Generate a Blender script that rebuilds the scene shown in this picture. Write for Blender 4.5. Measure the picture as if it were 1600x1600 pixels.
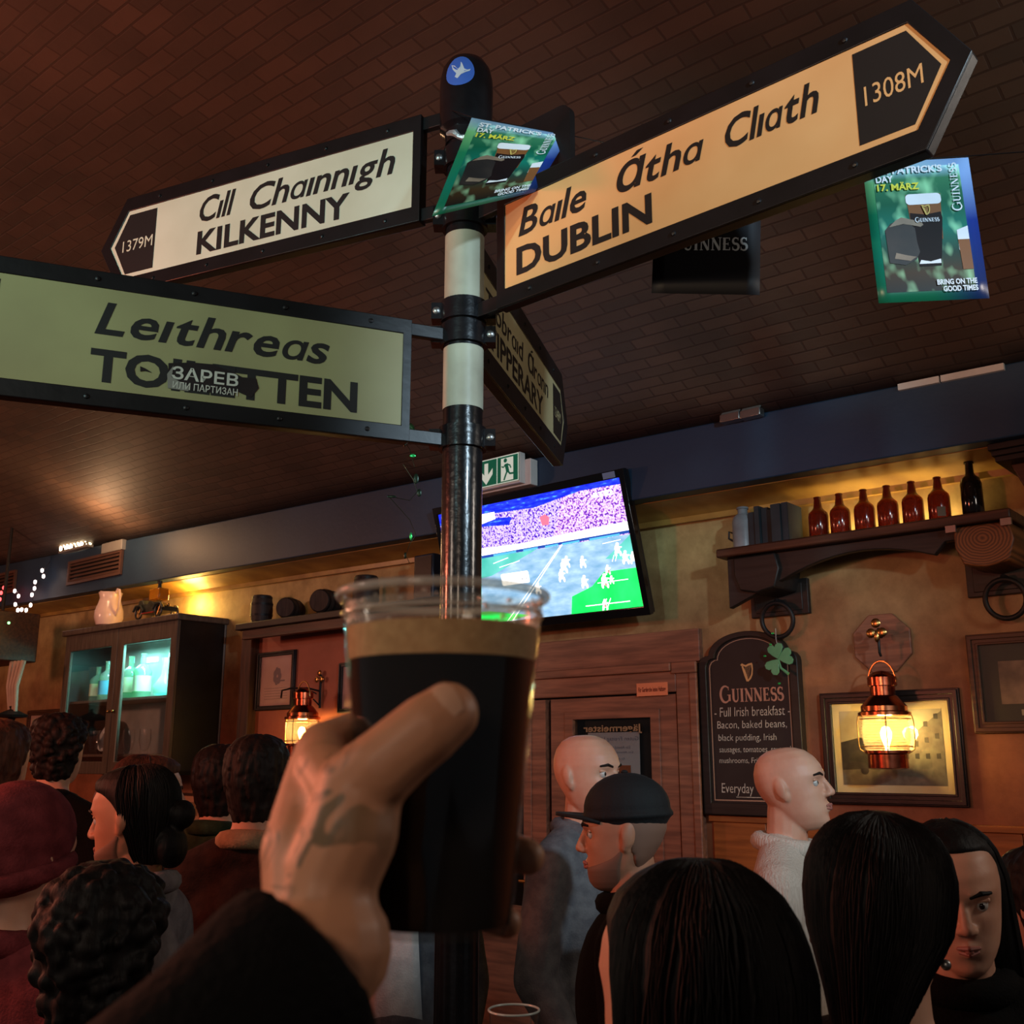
import bpy, bmesh, math, random
from mathutils import Matrix, Vector, noise
random.seed(7)
for _o in list(bpy.data.objects):
    bpy.data.objects.remove(_o)
SC = bpy.context.scene
COL = SC.collection
PI = math.pi
# ---------------------------------------------------------------- camera
F = 1650.0
PT = math.atan(390 / F)
CP, SP = math.cos(PT), math.sin(PT)
HC = 1.72
cam = bpy.data.cameras.new('camera')
cam.sensor_width = 36
cam.lens = 36 * F / 1600
cam.clip_start = 0.02
cam.dof.use_dof = True
cam.dof.focus_distance = 2.9
cam.dof.aperture_fstop = 15
camo = bpy.data.objects.new('camera', cam)
camo.location = (0, 0, HC)
camo.rotation_euler = (PI / 2 + PT, 0, 0)
COL.objects.link(camo)
SC.camera = camo
# ---------------------------------------------------------------- world, exposure
SC.view_settings.view_transform = 'Standard'
SC.view_settings.look = 'None'
SC.view_settings.exposure = 0.0
SC.view_settings.gamma = 1
SC.view_settings.use_curve_mapping = False
wd = bpy.data.worlds.new('dim_room')
SC.world = wd
wd.use_nodes = True
wd.node_tree.nodes['Background'].inputs[0].default_value = (0.72, 0.72, 0.78, 1)
wd.node_tree.nodes['Background'].inputs[1].default_value = 0.06

def light(kind, name, loc, col, w, size=0.1, to=None, ang=60, blend=0.6, sy=None):
    l = bpy.data.lights.new(name, kind)
    l.color = col
    l.energy = w
    if kind == 'AREA':
        l.size = size
        if sy:
            l.shape = 'RECTANGLE'
            l.size_y = sy
    else:
        l.shadow_soft_size = size
    if kind == 'SPOT':
        l.spot_size = math.radians(ang)
        l.spot_blend = blend
    o = bpy.data.objects.new(name, l)
    o.location = loc
    if to is not None:
        o.rotation_euler = (Vector(to) - Vector(loc)).to_track_quat('-Z', 'Y').to_euler()
    COL.objects.link(o)
    return o

# unseen lamps: ceiling spots assumed behind the photographer, a red party lamp, added fills
light('SPOT', 'ceiling_spot_neutral', (-2.3, -1.6, 3.0), (0.5, 0.96, 1.0), 300, 0.12, (-0.6, 2.5, 3.12), 27, 0.6)
light('SPOT', 'ceiling_spot_amber', (-1.6, -1.2, 2.7), (1, 0.66, 0.36), 120, 0.12, (0.45, 2.0, 2.82), 26, 0.6)
light('SPOT', 'ceiling_spot_cool', (1.9, -0.9, 3.3), (0.62, 0.84, 1.0), 430, 0.1, (1.0, 2.0, 2.8), 39, 0.5)
light('POINT', 'party_lamp_red', (-2.7, 2.1, 2.45), (1, 0.22, 0.12), 125, 0.15)
light('POINT', 'fill_warm', (-2.3, 0.6, 2.6), (1, 0.78, 0.62), 34, 0.25)  # unseen fill, placed to reach the hand and signs but miss the near heads
light('POINT', 'fill_behind', (-0.9, -1.3, 2.5), (1, 0.76, 0.58), 42, 0.25)  # unseen fill added to brighten the hand and cup
light('POINT', 'fill_side', (2.7, 1.5, 2.8), (1, 0.88, 0.76), 48, 0.25)  # unseen fill added out of frame to lift the wall and crowd
light('POINT', 'fill_far_red', (-7.2, 6.3, 2.9), (1, 0.4, 0.24), 230, 0.2)  # unseen reddish fill added to lift the far wall and ceiling

# ---------------------------------------------------------------- geometry helpers
def ray(x, y):
    u = (x - 800) / F
    v = (800 - y) / F
    return Vector((u, CP - v * SP, SP + v * CP))

def at(x, y, d):
    """the point seen at (x, y), d metres ahead of the camera over the floor"""
    q = ray(x, y)
    return Vector((0, 0, HC)) + q * (d / q.y)

_a = ray(-1180, 1190)
R = -Vector((_a.x, _a.y, 0)).normalized()          # along the back wall
N = Vector((-R.y, R.x, 0))                         # into the back wall
WD = 5.0                                           # distance of the back wall
ANG = math.atan2(R.y, R.x)

def W(s, o, z):
    return R * s + N * (WD - o) + Vector((0, 0, z))

def wl(x, y, o=0.0):
    """(s, z) of the spot seen at (x, y) on a plane o metres in front of the back wall"""
    q = ray(x, y)
    w = q * ((WD - o) / N.dot(q))
    return R.dot(w), w.z + HC

def lin(r, g, b):
    f = lambda c: c / 12.92 if c <= 0.04045 else ((c + 0.055) / 1.055) ** 2.4
    return (f(r / 255), f(g / 255), f(b / 255), 1)

class MB:
    def __init__(s):
        s.v = []
        s.f = []
        s.m = []

    def add(s, vs, fs, m=0):
        k = len(s.v)
        s.v += [tuple(p) for p in vs]
        s.f += [tuple(i + k for i in q) for q in fs]
        s.m += [m] * len(fs)
        return s

    def box(s, x0, x1, y0, y1, z0, z1, m=0):
        vs = [(x, y, z) for x in (x0, x1) for y in (y0, y1) for z in (z0, z1)]
        return s.add(vs, [(0, 1, 3, 2), (4, 6, 7, 5), (0, 4, 5, 1), (2, 3, 7, 6), (0, 2, 6, 4), (1, 5, 7, 3)], m)

    def prism(s, poly, y0, y1, m=0):
        n = len(poly)
        vs = [(x, y0, z) for x, z in poly] + [(x, y1, z) for x, z in poly]
        fs = [tuple(range(n)), tuple(range(2 * n - 1, n - 1, -1))]
        fs += [(i, (i + 1) % n, n + (i + 1) % n, n + i) for i in range(n)]
        return s.add(vs, fs, m)

    def ring(s, outer, inner, y0, y1, m=0):
        n = len(outer)
        vs = [(x, y0, z) for x, z in outer] + [(x, y0, z) for x, z in inner] + [(x, y1, z) for x, z in outer] + [(x, y1, z) for x, z in inner]
        fs = []
        for i in range(n):
            j = (i + 1) % n
            fs += [(i, j, n + j, n + i), (2 * n + i, 2 * n + j, 3 * n + j, 3 * n + i), (i, j, 2 * n + j, 2 * n + i), (n + i, n + j, 3 * n + j, 3 * n + i)]
        return s.add(vs, fs, m)

    def flat(s, poly, y, m=0):
        return s.add([(x, y, z) for x, z in poly], [tuple(range(len(poly)))], m)

    def tube(s, pts, r, n=8, closed=False, m=0):
        pts = [Vector(p) for p in pts]
        k = len(pts)
        rs = r if isinstance(r, (list, tuple)) else [r] * k
        vs = []
        up = None
        for i, p in enumerate(pts):
            if closed:
                t = (pts[(i + 1) % k] - pts[i - 1]).normalized()
            else:
                t = (pts[min(i + 1, k - 1)] - pts[max(i - 1, 0)]).normalized()
            if up is None:
                up = Vector((0, 0, 1)) if abs(t.z) < 0.9 else Vector((1, 0, 0))
            a = up - t * up.dot(t)
            if a.length < 1e-6:
                a = t.orthogonal()
            a.normalize()
            up = a
            b = t.cross(a)
            vs += [p + (a * math.cos(2 * PI * j / n) + b * math.sin(2 * PI * j / n)) * rs[i] for j in range(n)]
        fs = []
        for i in range(k if closed else k - 1):
            i2 = (i + 1) % k
            fs += [(i * n + j, i * n + (j + 1) % n, i2 * n + (j + 1) % n, i2 * n + j) for j in range(n)]
        if not closed:
            fs += [tuple(range(n)), tuple((k - 1) * n + j for j in range(n))]
        return s.add(vs, fs, m)

    def lathe(s, prof, n=24, c=(0, 0, 0), m=0, M=None, caps=True):
        vs = []
        for r, z in prof:
            vs += [Vector((r * math.cos(2 * PI * j / n), r * math.sin(2 * PI * j / n), z)) for j in range(n)]
        if M is not None:
            vs = [M @ v for v in vs]
        c = Vector(c)
        vs = [v + c for v in vs]
        k = len(prof)
        fs = [(i * n + j, i * n + (j + 1) % n, (i + 1) * n + (j + 1) % n, (i + 1) * n + j) for i in range(k - 1) for j in range(n)]
        if caps:
            fs += [tuple(range(n)), tuple((k - 1) * n + j for j in range(n))]
        return s.add(vs, fs, m)

    def ell(s, c, rad, M=None, n=14, m=0):
        if not isinstance(rad, (list, tuple)):
            rad = (rad,) * 3
        c = Vector(c)
        h = n // 2 + 1
        vs = []
        for i in range(1, h):
            t = PI * i / h
            for j in range(n):
                q = Vector((rad[0] * math.sin(t) * math.cos(2 * PI * j / n), rad[1] * math.sin(t) * math.sin(2 * PI * j / n), rad[2] * math.cos(t)))
                vs.append((M @ q if M is not None else q) + c)
        q = Vector((0, 0, rad[2]))
        vs += [(M @ q if M is not None else q) + c, (M @ -q if M is not None else -q) + c]
        k = (h - 1) * n
        fs = [(i * n + j, i * n + (j + 1) % n, (i + 1) * n + (j + 1) % n, (i + 1) * n + j) for i in range(h - 2) for j in range(n)]
        fs += [(k, (j + 1) % n, j) for j in range(n)] + [(k + 1, (h - 2) * n + j, (h - 2) * n + (j + 1) % n) for j in range(n)]
        return s.add(vs, fs, m)

    def cone(s, p0, p1, r0, r1, n=12):
        p0, p1 = Vector(p0), Vector(p1)
        s.ell(p0, r0, n=n)
        s.ell(p1, r1, n=n)
        if (p1 - p0).length > 1e-5:
            s.tube([p0, p0.lerp(p1, 0.5), p1], [r0, (r0 + r1) / 2, r1], n=n)
        return s

    def xf(s, M, k0=0):
        s.v[k0:] = [tuple(M @ Vector(p)) for p in s.v[k0:]]
        return s

    def mesh(s, name, mats):
        me = bpy.data.meshes.new(name)
        me.from_pydata(s.v, [], s.f)
        if not isinstance(mats, (list, tuple)):
            mats = [mats]
        for q in mats:
            me.materials.append(q)
        me.polygons.foreach_set('material_index', s.m)
        return me

    def build(s, name, mats, parent=None, bevel=0, flatn=False, remesh=0, smooth=0, recalc=True, ang=40):
        me = s.mesh(name, mats)
        if recalc:
            bm = bmesh.new()
            bm.from_mesh(me)
            bmesh.ops.recalc_face_normals(bm, faces=bm.faces)
            bm.to_mesh(me)
            bm.free()
        o = bpy.data.objects.new(name, me)
        COL.objects.link(o)
        if remesh:
            q = o.modifiers.new('r', 'REMESH')
            q.mode = 'VOXEL'
            q.voxel_size = remesh
            if smooth:
                q = o.modifiers.new('s', 'SMOOTH')
                q.factor = 0.5
                q.iterations = smooth
            dg = bpy.context.evaluated_depsgraph_get()
            me2 = bpy.data.meshes.new_from_object(o.evaluated_get(dg))
            o.modifiers.clear()
            o.data = me2
            me2.name = name
            bpy.data.meshes.remove(me)
            me = me2
        if not flatn:
            me.polygons.foreach_set('use_smooth', [True] * len(me.polygons))
            if not remesh:
                me.set_sharp_from_angle(angle=math.radians(ang))
        if bevel:
            q = o.modifiers.new('b', 'BEVEL')
            q.width = bevel
            q.segments = 2
            q.limit_method = 'ANGLE'
        if parent is not None:
            o.parent = parent
        return o

def tag(o, label, cat, group=None, kind=None):
    o['label'] = label
    if cat:
        o['category'] = cat
    if group:
        o['group'] = group
    if kind:
        o['kind'] = kind
    return o

def thing(name, label, cat, loc=(0, 0, 0), rotz=0.0, group=None):
    o = bpy.data.objects.new(name, None)
    COL.objects.link(o)
    o.empty_display_size = 0.1
    o.location = loc
    o.rotation_euler = (0, 0, rotz)
    return tag(o, label, cat, group)

def wthing(name, label, cat, s, o, z, group=None):
    """a thing on the back wall: local x along the wall, y into it, z up"""
    return thing(name, label, cat, W(s, o, z), ANG, group)

def struct(o):
    o['kind'] = 'structure'
    return o

def dup(root, loc, rotz=None, label=None):
    r = root.copy()
    COL.objects.link(r)
    r.location = loc
    if rotz is not None:
        r.rotation_euler = (0, 0, rotz)
    if label:
        r['label'] = label
    for ch in list(root.children):
        c = ch.copy()
        COL.objects.link(c)
        c.parent = r
        for g in ch.children:
            d = g.copy()
            COL.objects.link(d)
            d.parent = c
    return r

def rrect(x0, x1, z0, z1, r, k=5):
    out = []
    for cx, cz, a in ((x1 - r, z1 - r, 0), (x0 + r, z1 - r, 90), (x0 + r, z0 + r, 180), (x1 - r, z0 + r, 270)):
        for i in range(k + 1):
            t = math.radians(a + 90 * i / k)
            out.append((cx + r * math.cos(t), cz + r * math.sin(t)))
    return out

def circ(cx, cz, rx, rz=None, n=20, a0=0):
    rz = rx if rz is None else rz
    return [(cx + rx * math.cos(a0 + 2 * PI * i / n), cz + rz * math.sin(a0 + 2 * PI * i / n)) for i in range(n)]

# ---------------------------------------------------------------- materials
def mat(name, col, rough=0.6, metal=0.0, col2=None, scale=8.0, bump=0.0, bscale=None, emit=None, es=0.0, coat=0.0, detail=4.0, stretch=None, spec=0.5, alpha_noise=None, trans=0.0, ior=1.45):
    m = bpy.data.materials.new(name)
    m.use_nodes = True
    nt = m.node_tree
    b = nt.nodes['Principled BSDF']
    b.inputs['Base Color'].default_value = col
    b.inputs['Roughness'].default_value = rough
    b.inputs['Metallic'].default_value = metal
    b.inputs['Specular IOR Level'].default_value = spec
    b.inputs['Coat Weight'].default_value = coat
    b.inputs['Transmission Weight'].default_value = trans
    b.inputs['IOR'].default_value = ior
    tc = nt.nodes.new('ShaderNodeTexCoord')
    mp = nt.nodes.new('ShaderNodeMapping')
    if stretch:
        mp.inputs['Scale'].default_value = stretch
    nt.links.new(tc.outputs['Object'], mp.inputs[0])
    nz = nt.nodes.new('ShaderNodeTexNoise')
    nz.inputs['Scale'].default_value = scale
    nz.inputs['Detail'].default_value = detail
    nt.links.new(mp.outputs[0], nz.inputs['Vector'])
    rp = nt.nodes.new('ShaderNodeValToRGB')
    rp.color_ramp.elements[0].position = 0.36
    rp.color_ramp.elements[1].position = 0.66
    c2 = col2 if col2 else tuple(c * 0.85 for c in col[:3]) + (1,)
    rp.color_ramp.elements[0].color = c2
    rp.color_ramp.elements[1].color = col
    nt.links.new(nz.outputs[0], rp.inputs[0])
    nt.links.new(rp.outputs[0], b.inputs['Base Color'])
    if bump:
        n2 = nz
        if bscale:
            n2 = nt.nodes.new('ShaderNodeTexNoise')
            n2.inputs['Scale'].default_value = bscale
            n2.inputs['Detail'].default_value = 3
            nt.links.new(mp.outputs[0], n2.inputs['Vector'])
        bp = nt.nodes.new('ShaderNodeBump')
        bp.inputs['Strength'].default_value = bump
        bp.inputs['Distance'].default_value = 0.01
        nt.links.new(n2.outputs[0], bp.inputs['Height'])
        nt.links.new(bp.outputs[0], b.inputs['Normal'])
    if emit:
        b.inputs['Emission Color'].default_value = emit
        b.inputs['Emission Strength'].default_value = es
    return m

def glassy(name, tint=(1, 1, 1, 1), rough=0.03, ior=1.5, base=0.0):
    m = bpy.data.materials.new(name)
    m.use_nodes = True
    nt = m.node_tree
    nt.nodes.clear()
    out = nt.nodes.new('ShaderNodeOutputMaterial')
    mx = nt.nodes.new('ShaderNodeMixShader')
    tr = nt.nodes.new('ShaderNodeBsdfTransparent')
    tr.inputs[0].default_value = tint
    gl = nt.nodes.new('ShaderNodeBsdfGlossy')
    gl.inputs['Roughness'].default_value = rough
    lw = nt.nodes.new('ShaderNodeLayerWeight')
    pw = nt.nodes.new('ShaderNodeMath'); pw.operation = 'POWER'; pw.inputs[1].default_value = 4
    ml = nt.nodes.new('ShaderNodeMath'); ml.operation = 'MULTIPLY_ADD'; ml.inputs[1].default_value = 0.75; ml.inputs[2].default_value = (ior - 1) * 0.07
    nt.links.new(lw.outputs['Facing'], pw.inputs[0])
    nt.links.new(pw.outputs[0], ml.inputs[0])
    nt.links.new(ml.outputs[0], mx.inputs[0])
    nt.links.new(tr.outputs[0], mx.inputs[1])
    nt.links.new(gl.outputs[0], mx.inputs[2])
    last = mx
    if base:
        df = nt.nodes.new('ShaderNodeBsdfDiffuse')
        df.inputs[0].default_value = (0.8, 0.78, 0.72, 1)
        m2 = nt.nodes.new('ShaderNodeMixShader')
        m2.inputs[0].default_value = base
        nt.links.new(mx.outputs[0], m2.inputs[1])
        nt.links.new(df.outputs[0], m2.inputs[2])
        last = m2
    nt.links.new(last.outputs[0], out.inputs[0])
    return m

def glow(name, col, s):
    m = bpy.data.materials.new(name)
    m.use_nodes = True
    b = m.node_tree.nodes['Principled BSDF']
    b.inputs['Base Color'].default_value = (0.02, 0.02, 0.02, 1)
    b.inputs['Emission Color'].default_value = col
    b.inputs['Emission Strength'].default_value = s
    return m

def wood(name, c1, c2, rough=0.45, sc=3.0, axis=0):
    st = [14, 14, 14]
    st[axis] = 1.2
    return mat(name, c1, rough, 0, c2, sc, 0.12, None, detail=6, stretch=tuple(st))

M_ink = mat('black_lettering', lin(24, 20, 19), 0.6)
M_black = mat('black_paint', lin(26, 25, 27), 0.35, col2=lin(18, 17, 18), bump=0.05, bscale=60)
M_iron = mat('black_iron', lin(30, 29, 30), 0.5, 0.3, bump=0.15, bscale=40)
M_blackwood = wood('black_stained_wood', lin(36, 31, 29), lin(24, 21, 20), 0.5)
M_wood = wood('dark_brown_wood', lin(82, 50, 34), lin(52, 32, 24), 0.45)
M_woodv = wood('dark_brown_wood_upright', lin(82, 50, 34), lin(52, 32, 24), 0.45, axis=2)
M_redwood = wood('red_brown_wood', lin(150, 96, 72), lin(112, 72, 55), 0.5)
M_white = mat('white_paint', lin(215, 215, 210), 0.5)
M_steel = mat('bolt_steel', lin(150, 150, 148), 0.35, 0.9)
M_copper = mat('copper', lin(200, 120, 80), 0.22, 1.0, lin(150, 80, 50), 20)
M_brass = mat('brass', lin(190, 150, 90), 0.25, 1.0)
M_glass = glassy('clear_glass')
M_teal_strip = glow('teal_led', (0.25, 1.0, 0.9, 1), 14)
M_amber_strip = glow('amber_led', (1.0, 0.55, 0.08, 1), 6)

def _glyphs(body, bold):
    c = bpy.data.curves.new('c', 'FONT')
    c.body = body
    c.resolution_u = 3
    c.offset = bold
    t = bpy.data.objects.new('t', c)
    me = bpy.data.meshes.new_from_object(t)
    bpy.data.objects.remove(t)
    bpy.data.curves.remove(c)
    vs = [(v.co.x, v.co.y) for v in me.vertices]
    fs = [tuple(p.vertices) for p in me.polygons]
    bpy.data.meshes.remove(me)
    return vs, fs

def road_text(body, bold):
    """road sign lettering: the a is a round single-storey one, large with an accent for the capital"""
    V, Fc = [], []
    x = 0.0
    for ch in body:
        if ch == ' ':
            x += 0.28
            continue
        if ch in 'aÁ':
            vs, fs = _glyphs('\u0251', bold * .8)
            z0 = min(p[1] for p in vs); z1 = max(p[1] for p in vs)
            k = (0.47 if ch == 'a' else 0.74) / (z1 - z0)
            vs = [(p[0] * k, (p[1] - z0) * k - .01) for p in vs]
            if ch == 'Á':
                x1 = max(p[0] for p in vs); n = len(vs)
                vs = vs + [(x1 * .45, .78), (x1 * .62, .78), (x1 * .85, .9), (x1 * .62, .9)]
                fs = fs + [(n, n + 1, n + 2, n + 3)]
        else:
            vs, fs = _glyphs(ch, bold)
        a = min(p[0] for p in vs); b = max(p[0] for p in vs)
        n = len(V)
        V += [(p[0] - a + x, p[1]) for p in vs]
        Fc += [tuple(i + n for i in f) for f in fs]
        x += b - a + 0.085 - bold
    return V, Fc

def letter(parent, body, x0, x1, z0, z1, m, y=-0.001, shear=0.0, bold=0.0, fn=None, flip=False, name='lettering', road=False):
    """lettering from baseline z0 to capital height z1, stretched to run from x0 to x1"""
    vs, fs = road_text(body, bold) if road else _glyphs(body, bold)
    k = (z1 - z0) / (0.727 + bold)
    xs = [x + z * shear for x, z in vs]
    a, b = min(xs), max(xs)
    out = []
    for (_, z), x in zip(vs, xs):
        t = (x - a) / (b - a)
        if flip:
            t = 1 - t
        px, pz = x0 + t * (x1 - x0), z0 + z * k
        out.append(fn(px, pz) if fn else (px, y, pz))
    me = bpy.data.meshes.new(name)
    me.from_pydata([tuple(p) for p in out], [], fs)
    me.materials.append(m)
    o = bpy.data.objects.new(name, me)
    COL.objects.link(o)
    o.parent = parent
    return o

def stroke(mb, pts, ws, m=0, y=0.0, fn=None):
    """a flat pen stroke of varying width"""
    k = len(pts)
    if not isinstance(ws, (list, tuple)):
        ws = [ws] * k
    l, r = [], []
    for i in range(k):
        a, b = pts[max(i - 1, 0)], pts[min(i + 1, k - 1)]
        dx, dz = b[0] - a[0], b[1] - a[1]
        q = math.hypot(dx, dz) or 1
        nx, nz = -dz / q * ws[i] / 2, dx / q * ws[i] / 2
        l.append((pts[i][0] + nx, pts[i][1] + nz))
        r.append((pts[i][0] - nx, pts[i][1] - nz))
    vs = [(fn(x, z) if fn else (x, y, z)) for x, z in l + r]
    mb.add(vs, [(i, i + 1, k + i + 1, k + i) for i in range(k - 1)], m)

def arc(cx, cz, rx, rz, a0, a1, n=14):
    return [(cx + rx * math.cos(math.radians(a0 + (a1 - a0) * i / n)), cz + rz * math.sin(math.radians(a0 + (a1 - a0) * i / n))) for i in range(n + 1)]

def serif_word(parent, x0, x1, z0, z1, m, y=-0.001, fn=None, rot=False, name='lettering'):
    """the brewery's roman capitals: a large G followed by small capitals"""
    S = []          # strokes in units of the letter height
    T, t = 0.17, 0.07
    def sf(x, z, w):
        S.append(([(x - w / 2, z), (x + w / 2, z)], 0.05))
    def ww(n, a, b):
        return [a + (b - a) * math.sin(PI * i / (n - 1)) for i in range(n)]
    x = 0.0
    p = arc(0.48, 0.58, 0.46, 0.58, 48, 330, 22)
    S.append((p, ww(len(p), t, T + 0.02)))
    S.append(([(0.88, 0.0 + 0.08), (0.88, 0.52)], T))
    sf(0.84, 0.52, 0.34)
    S.append(([(0.8, 1.12), (0.8, 0.86)], 0.05))
    x = 1.12
    H = 0.92
    for ch in 'UINNESS':
        if ch == 'U':
            S.append(([(x + 0.14, H), (x + 0.14, 0.3)], T))
            p = arc(x + 0.36, 0.3, 0.22, 0.27, 180, 360, 10)
            S.append((p, [T + (t - T) * i / 10 for i in range(11)]))
            S.append(([(x + 0.58, H), (x + 0.58, 0.3)], t))
            sf(x + 0.14, H, 0.32); sf(x + 0.58, H, 0.26)
            x += 0.82
        elif ch == 'I':
            S.append(([(x + 0.14, 0), (x + 0.14, H)], T))
            sf(x + 0.14, H, 0.32); sf(x + 0.14, 0.02, 0.32)
            x += 0.42
        elif ch == 'N':
            S.append(([(x + 0.12, 0), (x + 0.12, H)], t))
            S.append(([(x + 0.66, 0), (x + 0.66, H)], t))
            S.append(([(x + 0.1, H), (x + 0.64, 0)], T))
            sf(x + 0.1, H, 0.24); sf(x + 0.12, 0.02, 0.26); sf(x + 0.66, H, 0.26)
            x += 0.86
        elif ch == 'E':
            S.append(([(x + 0.14, 0), (x + 0.14, H)], T))
            for z, w in ((0.03, 0.56), (H / 2, 0.44), (H - 0.03, 0.54)):
                S.append(([(x + 0.02, z), (x + w, z)], t))
            S.append(([(x + 0.54, 0), (x + 0.54, 0.2)], 0.06)); S.append(([(x + 0.52, H), (x + 0.52, H - 0.2)], 0.06))
            S.append(([(x + 0.42, H / 2 - 0.1), (x + 0.42, H / 2 + 0.1)], 0.05))
            x += 0.68
        else:
            p = arc(x + 0.3, 0.68, 0.2, 0.22, 40, 250, 10) + arc(x + 0.3, 0.24, 0.22, 0.24, 70, -150, 12)
            S.append((p, ww(len(p), t, T)))
            S.append(([(x + 0.48, H), (x + 0.48, 0.7)], 0.05)); S.append(([(x + 0.09, 0), (x + 0.09, 0.26)], 0.05))
            x += 0.62
    L = x - 0.08
    mb = MB()
    for i, (p, w) in enumerate(S):
        if rot:       # reading upwards: x0..x1 is the letter height, z0..z1 the run
            q = [(x1 - (b / 1.16) * (x1 - x0), z0 + a / L * (z1 - z0)) for a, b in p]
            sc = (x1 - x0) / 1.16
        else:
            q = [(x0 + a / L * (x1 - x0), z0 + b / 1.16 * (z1 - z0)) for a, b in p]
            sc = (z1 - z0) / 1.16
        ws = [k * sc for k in w] if isinstance(w, list) else w * sc
        stroke(mb, q, ws, 0, y - 0.00003 * (i % 5), fn)
    return mb.build(name, m, parent, recalc=False, flatn=True)

def harp(parent, cx, z0, z1, m, y=-0.001, fn=None, name='harp_emblem'):
    h = z1 - z0
    mb = MB()
    P = lambda a, b: (cx + (a - 0.35) * h, z0 + b * h)
    stroke(mb, [P(0.0, 0.93), P(0.06, 1.0), P(0.16, 0.95), P(0.3, 0.9), P(0.45, 0.97), P(0.6, 0.99), P(0.7, 1.0)], [k * h for k in (0.14, 0.13, 0.1, 0.1, 0.11, 0.11, 0.13)], 0, y, fn)
    stroke(mb, [P(0.07, 0.9), P(0.16, 0.65), P(0.26, 0.35), P(0.36, 0.03)], [k * h for k in (0.09, 0.14, 0.16, 0.12)], 0, y - 0.0001, fn)
    stroke(mb, [P(0.68, 0.98), P(0.7, 0.7), P(0.66, 0.42), P(0.55, 0.2), P(0.38, 0.03)], [k * h for k in (0.1, 0.09, 0.1, 0.11, 0.08)], 0, y - 0.0002, fn)
    for k in range(5):
        a = 0.26 + 0.085 * k
        stroke(mb, [P(a, 0.92), P(0.2 + 0.045 * k + 0.05, 0.62 - 0.13 * k)], 0.014 * h, 0, y - 0.0003, fn)
    return mb.build(name, m, parent, recalc=False, flatn=True)
# ================================================================ the room
def btop(s):
    return 3.36 + (-0.6 - s) * 0.028
def bbot(s):
    return 3.05 + (-1.0 - s) * 0.017

def wframe_obj(mb, name, mats, **k):
    o = mb.build(name, mats, **k)
    o.location = W(0, 0, 0)
    o.rotation_euler = (0, 0, ANG)
    return o

def nodes_of(m):
    return m.node_tree.nodes, m.node_tree.links, m.node_tree.nodes['Principled BSDF']

# --- brick vault
M_vault = bpy.data.materials.new('painted_brick_vault')
M_vault.use_nodes = True
nn, ll, bs = nodes_of(M_vault)
uv = nn.new('ShaderNodeUVMap')
bk = nn.new('ShaderNodeTexBrick')
bk.inputs['Scale'].default_value = 1
bk.inputs['Brick Width'].default_value = 0.19
bk.inputs['Row Height'].default_value = 0.068
bk.inputs['Mortar Size'].default_value = 0.0055
bk.inputs['Mortar Smooth'].default_value = 0.4
bk.inputs['Color1'].default_value = lin(94, 74, 61)
bk.inputs['Color2'].default_value = lin(78, 64, 54)
bk.inputs['Mortar'].default_value = lin(70, 52, 42)
n1 = nn.new('ShaderNodeTexNoise'); n1.inputs['Scale'].default_value = 2.2; n1.inputs['Detail'].default_value = 6
vm = nn.new('ShaderNodeVectorMath'); vm.operation = 'MULTIPLY_ADD'
ll.new(uv.outputs[0], n1.inputs['Vector'])
vm.inputs[1].default_value = (0.03, 0.03, 0)
ll.new(n1.outputs['Color'], vm.inputs[0]); ll.new(uv.outputs[0], vm.inputs[2]); ll.new(vm.outputs[0], bk.inputs['Vector'])
n2 = nn.new('ShaderNodeTexNoise'); n2.inputs['Scale'].default_value = 1.3; n2.inputs['Detail'].default_value = 5
ll.new(uv.outputs[0], n2.inputs['Vector'])
rp = nn.new('ShaderNodeValToRGB'); rp.color_ramp.elements[0].position = 0.35; rp.color_ramp.elements[1].position = 0.65
rp.color_ramp.elements[0].color = (0.62, 0.62, 0.64, 1); rp.color_ramp.elements[1].color = (1, 1, 1, 1)
mx = nn.new('ShaderNodeMix'); mx.data_type = 'RGBA'; mx.blend_type = 'MULTIPLY'; mx.inputs[0].default_value = 1
ll.new(n2.outputs[0], rp.inputs[0]); ll.new(bk.outputs[0], mx.inputs[6]); ll.new(rp.outputs[0], mx.inputs[7]); ll.new(mx.outputs[2], bs.inputs['Base Color'])
bs.inputs['Roughness'].default_value = 0.66
bp = nn.new('ShaderNodeBump'); bp.inputs['Strength'].default_value = 0.4; bp.inputs['Distance'].default_value = 0.012; bp.invert = True
n3 = nn.new('ShaderNodeTexNoise'); n3.inputs['Scale'].default_value = 22; n3.inputs['Detail'].default_value = 4
ll.new(uv.outputs[0], n3.inputs['Vector'])
ma = nn.new('ShaderNodeMath'); ma.operation = 'MULTIPLY_ADD'; ma.inputs[1].default_value = 0.35
ll.new(n3.outputs[0], ma.inputs[0]); ll.new(bk.outputs['Fac'], ma.inputs[2]); ll.new(ma.outputs[0], bp.inputs['Height']); ll.new(bp.outputs[0], bs.inputs['Normal'])

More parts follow.
